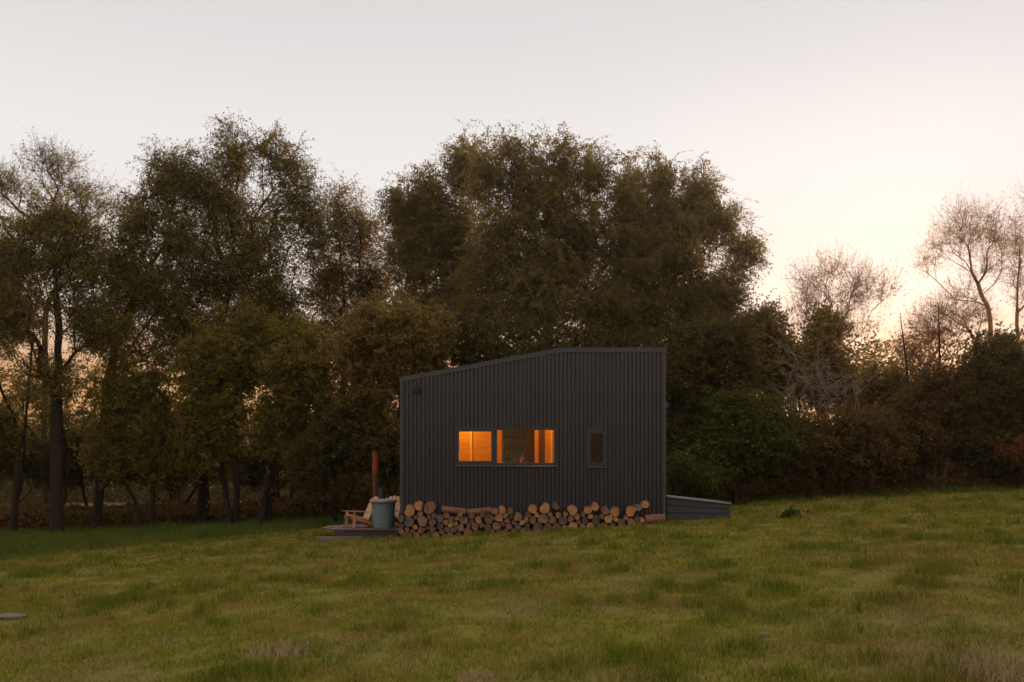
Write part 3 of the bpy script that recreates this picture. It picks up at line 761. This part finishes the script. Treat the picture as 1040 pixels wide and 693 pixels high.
# ------------------------------------------------------------------ low platform at the right end
yD = YC + 0.12
sD = F / yD; XD = lambda px: (px - CX) / sD; ZD = lambda py: CAMZ + (HOR - py) / sD
dk = empty('low_platform', (XD(710), yD, ZD(533)), 'low dark boarded platform with pale sloping top at the right end of cabin', 'platform')
M['deck_board'] = plain_noise('dark_deck_board', (0.018, 0.0185, 0.0215), (0.028, 0.029, 0.033), 6, 0.6, (0.3, 1, 4))
M['deck_top'] = plain_noise('grey_deck_top', (0.11, 0.104, 0.10), (0.165, 0.157, 0.15), 8, 0.6, (0.3, 4, 1))
d0 = np.array(dk.location)
x0, x1 = XD(677.2), XD(741.5); zt0, zt1 = ZD(505.2), ZD(512.5); zb0, zb1 = ZD(536), ZD(531)
b = MB(); nb = 4
for i in range(nb):
    f0, f1 = i / nb, (i + 1) / nb - 0.018
    for (yy0, yy1) in ((yD, yD + .03), (yD + 2.57, yD + 2.60)):
        q = [(x0, yy0, zb0 + (zt0 - zb0) * f0), (x1, yy0, zb1 + (zt1 - zb1) * f0), (x1, yy1, zb1 + (zt1 - zb1) * f0), (x0, yy1, zb0 + (zt0 - zb0) * f0),
             (x0, yy0 + .008, zb0 + (zt0 - zb0) * f1), (x1, yy0 + .008, zb1 + (zt1 - zb1) * f1), (x1, yy1, zb1 + (zt1 - zb1) * f1), (x0, yy1, zb0 + (zt0 - zb0) * f1)]
        b.hexa([tuple(np.array(p) - d0) for p in q])
    zz0, zz1 = zb1 + (zt1 - zb1) * f0, zb1 + (zt1 - zb1) * f1
    b.hexa([tuple(np.array(p) - d0) for p in [(x1 - .03, yD + .032, zz0), (x1, yD + .032, zz0), (x1, yD + 2.568, zz0), (x1 - .03, yD + 2.568, zz0),
                                               (x1 - .03, yD + .032, zz1), (x1, yD + .032, zz1), (x1, yD + 2.568, zz1), (x1 - .03, yD + 2.568, zz1)]])
b.build('side_board', M['deck_board'], dk, 0.004)
b = MB(); b.box(x0 + .02 - d0[0], x1 - .04 - d0[0], .045, 2.55, zb1 - .2 - d0[2], zt1 - .03 - d0[2]); b.build('inner_frame', M['frame'], dk)
b = MB()
for i in range(18):
    a, c = -.03 + i * .146, -.03 + i * .146 + .138
    b.hexa([(x0 - d0[0], a, zt0 + .001 - d0[2]), (x1 + .03 - d0[0], a, zt1 + .001 - d0[2]), (x1 + .03 - d0[0], c, zt1 + .001 - d0[2]), (x0 - d0[0], c, zt0 + .001 - d0[2]),
            (x0 - d0[0], a, zt0 + .045 - d0[2]), (x1 + .03 - d0[0], a, zt1 + .045 - d0[2]), (x1 + .03 - d0[0], c, zt1 + .045 - d0[2]), (x0 - d0[0], c, zt0 + .045 - d0[2])])
b.build('top_board', M['deck_top'], dk, 0.004)

# ------------------------------------------------------------------ firewood
def cut_mat(name, a, b, c):
    k = NT(name); tc = k.n('ShaderNodeTexCoord'); w = k.n('ShaderNodeTexWave', wave_type='RINGS', rings_direction='Y')
    w.inputs['Scale'].default_value = 14; w.inputs['Distortion'].default_value = 2.5; w.inputs['Detail'].default_value = 2
    k.l(tc.outputs['Object'], w.inputs['Vector'])
    n = k.noise(tc.outputs['Object'], 9, 5, 0.7)
    col = k.mix(w.outputs['Fac'], a, b)
    col = k.mix(k.ramp(n, [(0.42, (0, 0, 0)), (0.7, (1, 1, 1))]), col, c)
    return k.pbr(col, 0.8, k.bump(n, 0.3, 0.01), spec=0.15)


CUT = {'orange': cut_mat('cut_orange', (0.31, 0.140, 0.052), (0.40, 0.190, 0.075), (0.20, 0.088, 0.035)),
       'tan': cut_mat('cut_tan', (0.185, 0.104, 0.052), (0.255, 0.148, 0.078), (0.11, 0.060, 0.031)),
       'grey': cut_mat('cut_grey', (0.100, 0.062, 0.041), (0.150, 0.095, 0.065), (0.055, 0.034, 0.023)),
       'red': cut_mat('cut_red', (0.16, 0.075, 0.042), (0.22, 0.105, 0.06), (0.085, 0.042, 0.028))}
BARK = {'red': plain_noise('bark_red', (0.075, 0.034, 0.022), (0.17, 0.075, 0.050), 9, 0.9, (1, 0.3, 1), 0.6, 0.1),
        'brown': plain_noise('bark_brown', (0.040, 0.028, 0.020), (0.095, 0.066, 0.048), 9, 0.9, (1, 0.3, 1), 0.6, 0.1)}
BARK_OF = {'orange': 'red', 'tan': 'brown', 'grey': 'brown', 'red': 'red'}
LOGMESH = {}


def log_mesh(tone, var, r_out=1.0):
    key = (tone, var)
    if key in LOGMESH: return LOGMESH[key]
    rng = np.random.default_rng(100 + var); n = 18; L = 0.42
    ph = rng.uniform(0, 6.28, 4); am = np.array([0.06, 0.05, 0.03, 0.02]) * rng.uniform(0.4, 1.6, 4)
    if var == 5:      # quartered log
        rad = lambda t: 1.0 if t < math.pi * 0.55 else 0.42 + 0.2 * abs(math.cos(1.5 * t))
    else:
        rad = lambda t: 1 + sum(a * math.cos((i + 2) * t + p) for i, (a, p) in enumerate(zip(am, ph)))
    v = []; f = []; mi = []
    ys = [0.0, 0.012, 0.05, 0.2, 0.36, L - 0.012, L]; sc_ = [0.95, 1.0, 1.0, 1.02, 0.99, 0.98, 0.92]
    for y, s in zip(ys, sc_):
        for i in range(n):
            t = 2 * math.pi * i / n; q = rad(t) * s * 0.125 * (1 + rng.normal(0, 0.012)); v.append((q * math.cos(t), y, q * math.sin(t)))
    for j in range(len(ys) - 1):
        for i in range(n):
            f.append((j * n + i, j * n + (i + 1) % n, (j + 1) * n + (i + 1) % n, (j + 1) * n + i)); mi.append(0)
    # cut faces: an inner fan slightly dished by the saw
    for j, sg in ((0, 1), (len(ys) - 1, -1)):
        c = len(v); v.append((0, ys[j] + 0.004 * sg, 0))
        for i in range(n):
            a, b_ = j * n + i, j * n + (i + 1) % n
            f.append((a, c, b_) if sg > 0 else (b_, c, a)); mi.append(1)
    me = bpy.data.meshes.new('firewood_log'); me.from_pydata(v, [], f); me.update(); me.polygons.foreach_set('material_index', mi)
    me.materials.append(BARK[BARK_OF[tone]]); me.materials.append(CUT[tone])
    LOGMESH[key] = me; return me


GRP = 'firewood logs stacked along the cabin wall'
TONE_LABEL = {'orange': 'small pale orange cut log lower down in the firewood stack', 'tan': 'tan cut log lower down in the firewood stack',
              'grey': 'dull grey brown log end in the lower rows of the firewood stack', 'red': 'dark reddish brown log end in the firewood stack'}
Y_LOG = YC - 0.50
sL = F / Y_LOG; XG = lambda px: (px - CX) / sL; ZG = lambda py: CAMZ + (HOR - py) / sL
lrng = np.random.default_rng(77)
placed = []     # x, z, r
gl_z = lambda x: 0.055 + 0.060 * x + 0.02


def rest_z(x, r):
    z = gl_z(x) + r
    for px, pz, pr in placed:
        dx = abs(px - x); s = pr + r
        if dx < s: z = max(z, pz + math.sqrt(s * s - dx * dx))
    return z


def put_log(x, r, tone, label, var=None, snug=False):
    if snug:
        xs = np.linspace(x - .11, x + .11, 23); zs_ = [rest_z(q, r) + .25 * abs(q - x) for q in xs]; x = float(xs[int(np.argmin(zs_))])
    z = rest_z(x, r); placed.append((x, z, r))
    var = int(lrng.integers(0, 5)) if var is None else var
    o = bpy.data.objects.new('firewood_log', log_mesh(tone, var)); COL.objects.link(o)
    s = r / 0.125; o.scale = (s, lrng.uniform(0.85, 1.05), s)
    o.rotation_euler = (lrng.normal(0, 0.03), lrng.uniform(0, 6.28), lrng.normal(0, 0.05))
    if var == 5: o.rotation_euler[1] = -1.9
    o.location = (x, Y_LOG + lrng.uniform(-0.07, 0.06), z)
    tag(o, label, 'log', GRP); return o


xa, xb = XG(404), XG(655)
tops = [(404, 0.56), (412, 0.60), (445, 0.58), (470, 0.57), (500, 0.54), (520, 0.49), (560, 0.45), (600, 0.38), (640, 0.25), (656, 0.16)]
TX = [XG(p) for p, _ in tops]; TH = [h for _, h in tops]
cand = np.arange(xa, xb, 0.02)
fails = 0
for it in range(900):
    r = float(lrng.choice([0.062, 0.075, 0.09, 0.106, 0.125], p=[0.2, 0.28, 0.26, 0.18, 0.08]))
    zs = np.array([rest_z(x, r) - gl_z(x) + r - np.interp(x, TX, TH) for x in cand])
    j = int(np.argmin(zs + lrng.uniform(0, 0.03, len(zs)) + np.where((cand - xa < r) | (xb - cand < r), 9, 0)))
    if zs[j] > 0.05:
        fails += 1
        if fails > 60: break
        continue
    h = rest_z(cand[j], r) - gl_z(cand[j])
    right = (cand[j] - xa) / (xb - xa)
    p = np.array([0.04, 0.20, 0.58, 0.18]) if h < 0.3 else np.array([0.10, 0.32, 0.36, 0.22])
    if right > 0.55: p = p + np.array([0.16, 0.14, -0.20, 0.02])
    p = np.maximum(p, 0.01); p /= p.sum()
    tone = str(lrng.choice(['orange', 'tan', 'grey', 'red'], p=p))
    put_log(float(cand[j]), r, tone, TONE_LABEL[tone])
def long_log(pa, pb, r, lab, tone='red', ridges=0):
    (x0, z0), (x1, z1) = pa, pb; c = ((x0 + x1) / 2, Y_LOG + 0.12, (z0 + z1) / 2); L = math.hypot(x1 - x0, z1 - z0); rng = np.random.default_rng(int(r * 1e4))
    v = []; f = []; mi = []; n = 16; m = 22
    for j in range(m + 1):
        y = -L / 2 + L * j / m
        w = r * (1 + 0.04 * math.sin(j * 0.9) + (0.07 * (j % 2) if ridges else 0)) * (0.94 if j in (0, m) else 1)
        for i in range(n):
            t = 2 * math.pi * i / n; q = w * (1 + 0.05 * math.cos(3 * t + 1) + rng.normal(0, 0.012)); v.append((q * math.cos(t), y, q * math.sin(t)))
    for j in range(m):
        for i in range(n): f.append((j * n + i, j * n + (i + 1) % n, (j + 1) * n + (i + 1) % n, (j + 1) * n + i)); mi.append(0)
    f.append(tuple(range(n - 1, -1, -1))); f.append(tuple(m * n + i for i in range(n))); mi += [1, 1]
    me = bpy.data.meshes.new('firewood_log'); me.from_pydata(v, [], f); me.polygons.foreach_set('material_index', mi)
    me.polygons.foreach_set('use_smooth', [q == 0 for q in mi]); me.update()
    me.materials.append(BARK[tone]); me.materials.append(CUT['tan'])
    o = bpy.data.objects.new('firewood_log', me); COL.objects.link(o); o.location = c
    ang = math.atan2(z1 - z0, x1 - x0); o.rotation_mode = 'XYZ'
    o.rotation_euler = (ang, 0, -math.pi / 2 + 0.06)
    from mathutils import Euler
    tag(o, lab, 'log', GRP)


def lay_sideways(pa, pb, r, dz, lab):
    xs = np.linspace(XG(pa) + .05, XG(pb) - .05, 9); z = max(rest_z(x, r) for x in xs) - .08
    long_log((XG(pa), z + dz), (XG(pb), z - dz), r, lab)
    for x in xs: placed.append((float(x), z + dz * (1 - 2 * (x - XG(pa)) / (XG(pb) - XG(pa))) - .03, r * .55))


lay_sideways(448, 473, .095, .035, 'reddish log lying sideways on top, the left one of two')
lay_sideways(474.5, 499, .088, -.025, 'reddish log lying sideways on top, the right one of two')
for px, r, tone, var, lab in (
        (440, .150, 'red', 3, 'big dark red brown log on the left top of the stack'),
        (416, .138, 'orange', 0, 'large pale orange log on top of the left end of the stack'),
        (423, .075, 'tan', 1, 'little tan log between two pale orange ones on the left top of stack'),
        (429, .112, 'orange', 2, 'second pale orange log from the left on top of the stack'),
        (502, .085, 'tan', 1, 'tan log just right of the two sideways logs on top'),
        (508, .095, 'orange', 0, 'pale orange log right of the two sideways logs on top'),
        (515, .085, 'grey', 2, 'grey log on top right of the sideways logs'),
        (541, .110, 'orange', 4, 'deep orange log on top below the wide lit window'),
        (555, .130, 'orange', 0, 'bright orange log on top below the right end of wide window'),
        (566, .125, 'grey', 5, 'grey split wedge of wood on top of the stack'),
        (583.5, .125, 'orange', 2, 'bright pale log on top between the wide and small windows'),
        (593, .095, 'orange', 3, 'pale orange log on top just left of the small window'),
        (600, .100, 'orange', 1, 'orange log on top directly below the small window'),
        (610, .095, 'red', 4, 'brown log on top below the right edge of small window'),
        (621, .115, 'orange', 0, 'pale orange log on top right of the small window'),
        (636, .125, 'orange', 2, 'largest bright orange log near the right end of the stack'),
        (644, .085, 'tan', 3, 'tan log on top next to the largest orange log at right'),
        (651, .100, 'orange', 1, 'last pale orange log at the right end of the stack')):
    put_log(XG(px), r, tone, lab, var, True)


M_ = gl_z(XG(665)) + .13
long_log((XG(655.5), M_), (XG(676), M_ + .02), .125, 'grooved reddish brown log lying lengthwise at the right end of the stack', ridges=1)
bl = MB(); bl.box(XG(424), XG(482), Y_LOG - .09, Y_LOG + .02, gl_z(XG(424)) - .10, gl_z(XG(424)) + .045)
bl.v = [(x, y, z + .06 * (x - XG(424))) for x, y, z in bl.v]
M['pale_wood'] = plain_noise('weathered_plank', (0.10, 0.062, 0.040), (0.16, 0.105, 0.070), 7, 0.85, (0.2, 2, 2))
o = bl.build('plank', M['pale_wood'], None, 0.006); tag(o, 'pale weathered plank lying in the grass under the log stack', 'plank')

# ------------------------------------------------------------------ wooden platform, chairs, tub and stove
yT = 25.3
XT = lambda px, y=yT: (px - CX) / F * y
ZT = lambda py, y=yT: CAMZ + (HOR - py) / F * y
M['patio'] = plain_noise('patio_boards', (0.075, 0.040, 0.030), (0.15, 0.082, 0.062), 6, 0.8, (3, 0.3, 1))
M['patio_side'] = plain_noise('patio_edge', (0.030, 0.024, 0.020), (0.05, 0.04, 0.034), 6, 0.8)
pz = ZT(537.5) - .095; pzt = pz + 0.095
pat = empty('patio_platform', (XT(362), yT, pz), 'low reddish brown plank platform under the chairs and tub', 'platform')
p0 = np.array(pat.location)
b = MB(); xL_, xR_ = XT(322), -2.87; nbd = 17; wdt = (xR_ - xL_) / nbd
for i in range(nbd):
    j = 0.55 * ((5 - i) / 5) ** 2 + .02 * math.sin(i * 1.7) if i < 5 else .02 * math.sin(i * 1.7)
    b.box(xL_ + i * wdt - p0[0], xL_ + (i + 1) * wdt - .012 - p0[0], -.02 + j, 2.3 - j, .06 + .006 * math.sin(i * 2.3), .095 + .006 * math.sin(i * 2.3))
b.build('plank_top', M['patio'], pat, .004)
b = MB(); b.box(xL_ + .42 - p0[0], xR_ - .03 - p0[0], .02, 2.2, -.12, .058); b.build('base_frame', M['patio_side'], pat)
o = MB().box(XT(322), XT(370), yT - .22, yT - .14, pz - .2, pz - .085).build('edging_timber', M['pale_wood'], None, .01)
tag(o, 'pale edging timber lying in the grass before the plank platform', 'timber')

M['chair_pale'] = plain_noise('chair_pale_wood', (0.32, 0.17, 0.085), (0.42, 0.235, 0.125), 8, 0.6, (2, 2, 0.4))
M['chair_red'] = plain_noise('chair_red_wood', (0.26, 0.105, 0.055), (0.36, 0.15, 0.08), 8, 0.6, (2, 2, 0.4))


def make_chair(loc, rz, label):
    """low slatted garden chair; its front is local -y"""
    c = empty('garden_chair', loc, label, 'chair', 'slatted garden chairs by the tub', rz)
    s = MB()
    for i in range(6):
        y = -.30 + i * .098; z = .37 - .13 * (i / 5)
        s.beam((-.27, y, z), (.27, y, z), .088, .022, (0, -.25, 1))
    s.build('seat', M['chair_red'], c, .004)
    bk_ = MB(); base = np.array([0, .20, .24]); top = np.array([0, .56, .93])
    for i in range(5):
        x = (i - 2) * .108; h = 1 - .025 * (i - 2) ** 2
        bk_.beam(base + (x * .86, 0, 0), base + (top - base) * h + (x * 1.12, 0, 0), .100, .020, (0, -1, .5))
    bk_.build('backrest', M['chair_pale'], c, .004)
    r = MB(); q = base + (top - base) * .72 + np.array([0, .022, 0]); r.beam(q + (-.28, 0, 0), q + (.28, 0, 0), .06, .02, (0, -1, .5)); r.build('back_rail', M['chair_pale'], c)
    for sx in (-1, 1):
        MB().beam((sx * .33, -.40, .50), (sx * .33, .42, .46), .125, .022).build('armrest', M['chair_red'], c, .006)
        MB().beam((sx * .285, -.30, 0), (sx * .285, -.27, .487), .09, .028, (1, 0, 0)).build('front_leg', M['chair_pale'], c, .004)
        MB().beam((sx * .255, -.36, .34), (sx * .255, .56, .02), .028, .10, (0, 0, 1)).build('rear_leg', M['chair_pale'], c, .004)
        MB().beam((sx * .285, .30, .15), (sx * .285, .34, .448), .07, .026, (1, 0, 0)).build('arm_post', M['chair_pale'], c, .004)
    c.scale = (.86, .86, .86)
    return c


make_chair((XT(365, 26.0), 26.0, pzt + .005), R(-58), 'reddish slatted garden chair facing away left of the teal tub')
make_chair((XT(394.5, 26.45), 26.45, pzt + .005), R(-14), 'garden chair mostly hidden behind the teal tub')

M['teal'] = plain_noise('teal_paint', (0.085, 0.122, 0.120), (0.122, 0.166, 0.162), 5, 0.5, (1, 1, .4), 0.1, 0.4)
M['rim'] = plain_noise('worn_rim', (0.15, 0.112, 0.105), (0.23, 0.175, 0.165), 6, 0.6)
tz = pzt + .004
tub = empty('tub', (XT(389.5, 25.6), 25.6, tz), 'teal tapered tub with pinkish grey rim beside the log stack', 'tub')
ht = 0.73
MB().lathe([(.235, 0), (.248, .012), (.262, .14), (.268, .146), (.268, .158), (.265, .164), (.312, ht - .06), (.295, ht - .06), (.23, .04)], n=40).build('body', M['teal'], tub)
MB().lathe([(.292, ht - .075), (.345, ht - .07), (.355, ht - .045), (.350, ht), (.325, ht + .015), (.27, ht + .012), (.265, ht - .06)], n=40, close=False).build('rim', M['rim'], tub, smooth=True)
MB().lathe([(.05, ht - .10), (.264, ht - .10), (.264, ht - .085), (.05, ht - .085)], n=32).build('liner', M['frame'], tub)
M['rust'] = plain_noise('rusty_steel', (0.145, 0.033, 0.014), (0.25, 0.062, 0.024), 7, 0.8, (1, 1, .3), 0.2, 0.2)
M['rust_dark'] = plain_noise('dark_rust_steel', (0.075, 0.026, 0.016), (0.13, 0.045, 0.024), 7, 0.8, (1, 1, .3), 0.2, 0.2)  # darker rust tone for the lower flue
M['iron'] = plain_noise('dark_iron', (0.018, 0.019, 0.021), (0.032, 0.034, 0.037), 7, 0.6)
yS = 27.15
st = empty('wood_stove', (XT(383, yS), yS, pzt + .005), 'dark outdoor stove with a tall rusty red flue pipe behind the tub', 'stove')
sz = st.location.z
H0 = ZT(495.5, yS) - sz
b = MB(); b.lathe([(.20, .22), (.215, .24), (.20, H0 - .40), (.10, H0 - .30), (.085, H0 - .27), (.085, H0)], c=(XT(387.5, yS) - st.location.x, 0, 0), n=28); b.build('body', M['iron'], st)
fx = XT(380.6, yS) - st.location.x
b = MB(); b.lathe([(.075, .45), (.075, ZT(480, yS) - sz)], c=(fx - .0, .12, 0), n=20); b.build('flue_base', M['rust_dark'], st)
b = MB(); b.lathe([(.082, ZT(480.5, yS) - sz), (.082, ZT(459.5, yS) - sz), (.092, ZT(459.4, yS) - sz), (.092, ZT(458, yS) - sz)], c=(fx, .12, 0), n=20); b.build('flue', M['rust'], st)
for a in (0.5, 2.6, 4.7):
    MB().beam((XT(387.5, yS) - st.location.x + .16 * math.cos(a), .16 * math.sin(a), 0), (XT(387.5, yS) - st.location.x + .14 * math.cos(a), .14 * math.sin(a), .26), .03, .03).build('leg', M['iron'], st)

# ------------------------------------------------------------------ things in the field
def on_ground(px, py):
    """where the sight line through a picture point meets the field"""
    D = 10.0
    for _ in range(60):
        D2 = F * (CAMZ - float(ground_z((px - CX) / F * D, D))) / (py - HOR); D = 0.5 * D + 0.5 * D2
    return (px - CX) / F * D, D


M['dry'] = leaf_mat('dry_grass', (0.24, 0.155, 0.075), (0.40, 0.28, 0.15), 0.35)
for px, py, rad_, n, h, lab in ((283, 668, .28, 330, .17, 'wide tuft of dry straw coloured grass near the bottom left of the field'),
                                (1006, 690, .24, 300, .24, 'tall tuft of dry straw grass in the bottom right corner'),
                                (482, 692, .13, 120, .12, 'small dry grass tuft at the bottom middle edge of the field'),
                                (527, 626, .22, 150, .07, 'flattened dry grass patch below the log stack'),
                                (612, 620, .20, 150, .06, 'flattened pale dry grass patch right of the other flat one'),
                                (770, 682, .12, 90, .09, 'little pale dry tuft in the lower right of the field'),
                                (165, 652, .16, 110, .07, 'low dry grass patch in the lower left of the field'),
                                (92, 582, .35, 150, .08, 'broad dry grass patch near the left trees')):
    x, y = on_ground(px, py); rg = np.random.default_rng(int(px))
    rr = rad_ * np.sqrt(rg.uniform(0, 1, n)); th = rg.uniform(0, 6.28, n)
    pp = np.stack([x + rr * np.cos(th), y + rr * np.sin(th)], 1)
    P3 = np.stack([pp[:, 0], pp[:, 1], ground_z(pp[:, 0], pp[:, 1]) - .01], 1); b0 = np.array([x, y, float(ground_z(x, y))])
    me = blades(P3 - b0, h * rg.uniform(.5, 1.4, n) * (1.1 - .5 * rr / rad_), np.full(n, .007) * max(1, y / 10), rg, 1.1)
    o = link('dry_grass_tuft', me, M['dry']); o.location = b0; tag(o, lab, 'grass tuft', 'dry grass tufts in the field')
x, y = on_ground(803, 527); rg = np.random.default_rng(3); n = 150
c = np.stack([rg.normal(0, .12, n), rg.normal(0, .10, n), np.abs(rg.normal(.10, .07, n))], 1)
o = link('weed_clump', quads_mesh('weed_clump', leaf_quads(c, .11, rg, -.2, .45)), M['leaf_dock']); o.location = (x, y, float(ground_z(x, y)))
tag(o, 'dark green leafy weed clump in the grass right of the platform', 'weed')
x, y = on_ground(1033, 650); g0 = np.array([x, y, float(ground_z(x, y)) - .02])
V, L = seg_tubes(np.array([[0, 0, 0], [.01, 0, .22]]), np.array([[.01, 0, .22], [.035, .01, .47]]), np.array([.004, .003]), np.array([.003, .006]), unit(np.array([[.01, 0, .22], [.02, 0, .22]])), unit(np.array([[.01, 0, .22], [.02, 0, .22]])), 5)
o = link('grass_stalk', np_mesh('grass_stalk', V, L, np.arange(len(L) // 4) * 4, True), M['dry']); o.location = g0; tag(o, 'single tall dry grass stalk at the right edge of the field', 'stalk')
M['stone'] = plain_noise('pale_stone', (0.060, 0.045, 0.031), (0.105, 0.080, 0.056), 6, 0.9)
for px, py, sx, sz_, lab in ((10, 627, .22, .035, 'flat pale stone in the grass at the left edge'), (775, 647, .045, .03, 'small pale stone in the grass in the right of the field')):
    x, y = on_ground(px, py); rg = np.random.default_rng(int(px)); prof_ = []
    b = MB(); b.lathe([(.3, 0), (.9, .15), (1, .45), (.85, .8), (.5, .97), (.1, 1)], n=14)
    b.v = [(vx * sx * rg.uniform(.88, 1.1), vy * sx * .7 * rg.uniform(.88, 1.1), vz * sz_ * 1.5 - sz_ * .35) for vx, vy, vz in b.v]
    o = b.build('stone', M['stone'], None, 0, True); o.location = (x, y, float(ground_z(x, y))); tag(o, lab, 'stone', 'pale stones in the grass')

# ------------------------------------------------------------------ air
hz_ = MB(); hz_.box(-1400, 1400, -1400, 1400, -60, 21.0)  # thin warm volume added to imitate lens glare around the sun
hm = bpy.data.materials.new('glare_haze'); hm.use_nodes = True; hm.node_tree.nodes.clear()
ho = hm.node_tree.nodes.new('ShaderNodeOutputMaterial'); hv = hm.node_tree.nodes.new('ShaderNodeVolumePrincipled')
hv.inputs['Color'].default_value = (1.0, 0.82, 0.62, 1); hv.inputs['Density'].default_value = 0.0005; hv.inputs['Anisotropy'].default_value = 0.82
hm.node_tree.links.new(hv.outputs[0], ho.inputs['Volume'])
o = hz_.build('haze', hm); tag(o, kind='stuff')

# ------------------------------------------------------------------ sky, sun, camera
SUN_AZ, SUN_EL = 20.5, 5.5      # degrees to the right of the view, above the horizon
w = bpy.data.worlds.new('World'); sc.world = w; w.use_nodes = True
t = w.node_tree; t.nodes.clear()
sky = t.nodes.new('ShaderNodeTexSky'); sky.sky_type = 'NISHITA'; sky.sun_disc = False
sky.sun_elevation = R(SUN_EL); sky.sun_rotation = R(SUN_AZ); sky.air_density = 1.0; sky.dust_density = 3.0; sky.ozone_density = 1.0; sky.altitude = 50
hs = t.nodes.new('ShaderNodeHueSaturation'); hs.inputs['Saturation'].default_value = 0.10
tcw = t.nodes.new('ShaderNodeTexCoord'); sx = t.nodes.new('ShaderNodeSeparateXYZ'); t.links.new(tcw.outputs['Generated'], sx.inputs[0])
# thin high haze lit by the low sun: warm at the horizon, pale above, brightened overhead to light the field and trees
rp = t.nodes.new('ShaderNodeValToRGB'); rp.color_ramp.interpolation = 'EASE'; el = rp.color_ramp.elements
stops = [(0.0, (.66, .29, .10)), (.075, (.80, .41, .17)), (.18, (.88, .765, .68)), (.28, (.85, .82, .80)), (.44, (.70, .685, .69)), (.60, (1.22, 1.18, 1.16)), (1.0, (1.75, 1.70, 1.68))]
while len(el) < len(stops): el.new(.5)
for e_, (p_, c_) in zip(el, stops): e_.position = p_; e_.color = (*c_, 1)
t.links.new(sx.outputs['Z'], rp.inputs[0])
g1 = t.nodes.new('ShaderNodeMix'); g1.data_type = 'RGBA'; g1.blend_type = 'MULTIPLY'; g1.inputs[0].default_value = 1; g1.inputs[7].default_value = (8.5, 8.5, 8.5, 1); g1.clamp_result = False
t.links.new(rp.outputs[0], g1.inputs[6])
g2 = t.nodes.new('ShaderNodeMix'); g2.data_type = 'RGBA'; g2.blend_type = 'MULTIPLY'; g2.inputs[0].default_value = 1; g2.inputs[7].default_value = (.021, .0185, .0205, 1)
mx = t.nodes.new('ShaderNodeMix'); mx.data_type = 'RGBA'; mx.blend_type = 'ADD'; mx.inputs[0].default_value = 1.0
t.links.new(hs.outputs[0], g2.inputs[6]); t.links.new(g1.outputs[2], mx.inputs[7])
bg = t.nodes.new('ShaderNodeBackground'); bg.inputs['Strength'].default_value = 0.10
ow = t.nodes.new('ShaderNodeOutputWorld')
t.links.new(sky.outputs[0], hs.inputs['Color']); t.links.new(g2.outputs[2], mx.inputs[6]); t.links.new(mx.outputs[2], bg.inputs['Color']); t.links.new(bg.outputs[0], ow.inputs['Surface'])
L = bpy.data.lights.new('sun', 'SUN'); L.energy = 3.0; L.angle = R(0.5); L.color = (1.0, 0.62, 0.32)
so = bpy.data.objects.new('sun', L); COL.objects.link(so)
from mathutils import Vector
dirv = Vector((math.sin(R(SUN_AZ)) * math.cos(R(SUN_EL)), math.cos(R(SUN_AZ)) * math.cos(R(SUN_EL)), math.sin(R(SUN_EL))))
so.rotation_euler = dirv.to_track_quat('Z', 'Y').to_euler(); so.location = (20, 60, 30)

cam = bpy.data.cameras.new('camera'); co = bpy.data.objects.new('camera', cam); COL.objects.link(co)
co.location = (0, 0, CAMZ); co.rotation_euler = (R(90), 0, 0)
cam.sensor_width = 36; cam.lens = 35.0; cam.shift_y = (HOR - 346.5) / 1040; cam.clip_end = 3000; cam.clip_start = 0.05
sc.camera = co
sc.view_settings.view_transform = 'Standard'; sc.view_settings.look = 'None'; sc.view_settings.exposure = 0.27; sc.view_settings.gamma = 1.0
sc.render.engine = 'CYCLES'
sc.cycles.use_denoising = True
sc.cycles.max_bounces = 8; sc.cycles.diffuse_bounces = 4; sc.cycles.transparent_max_bounces = 12
sc.cycles.filter_width = 1.6
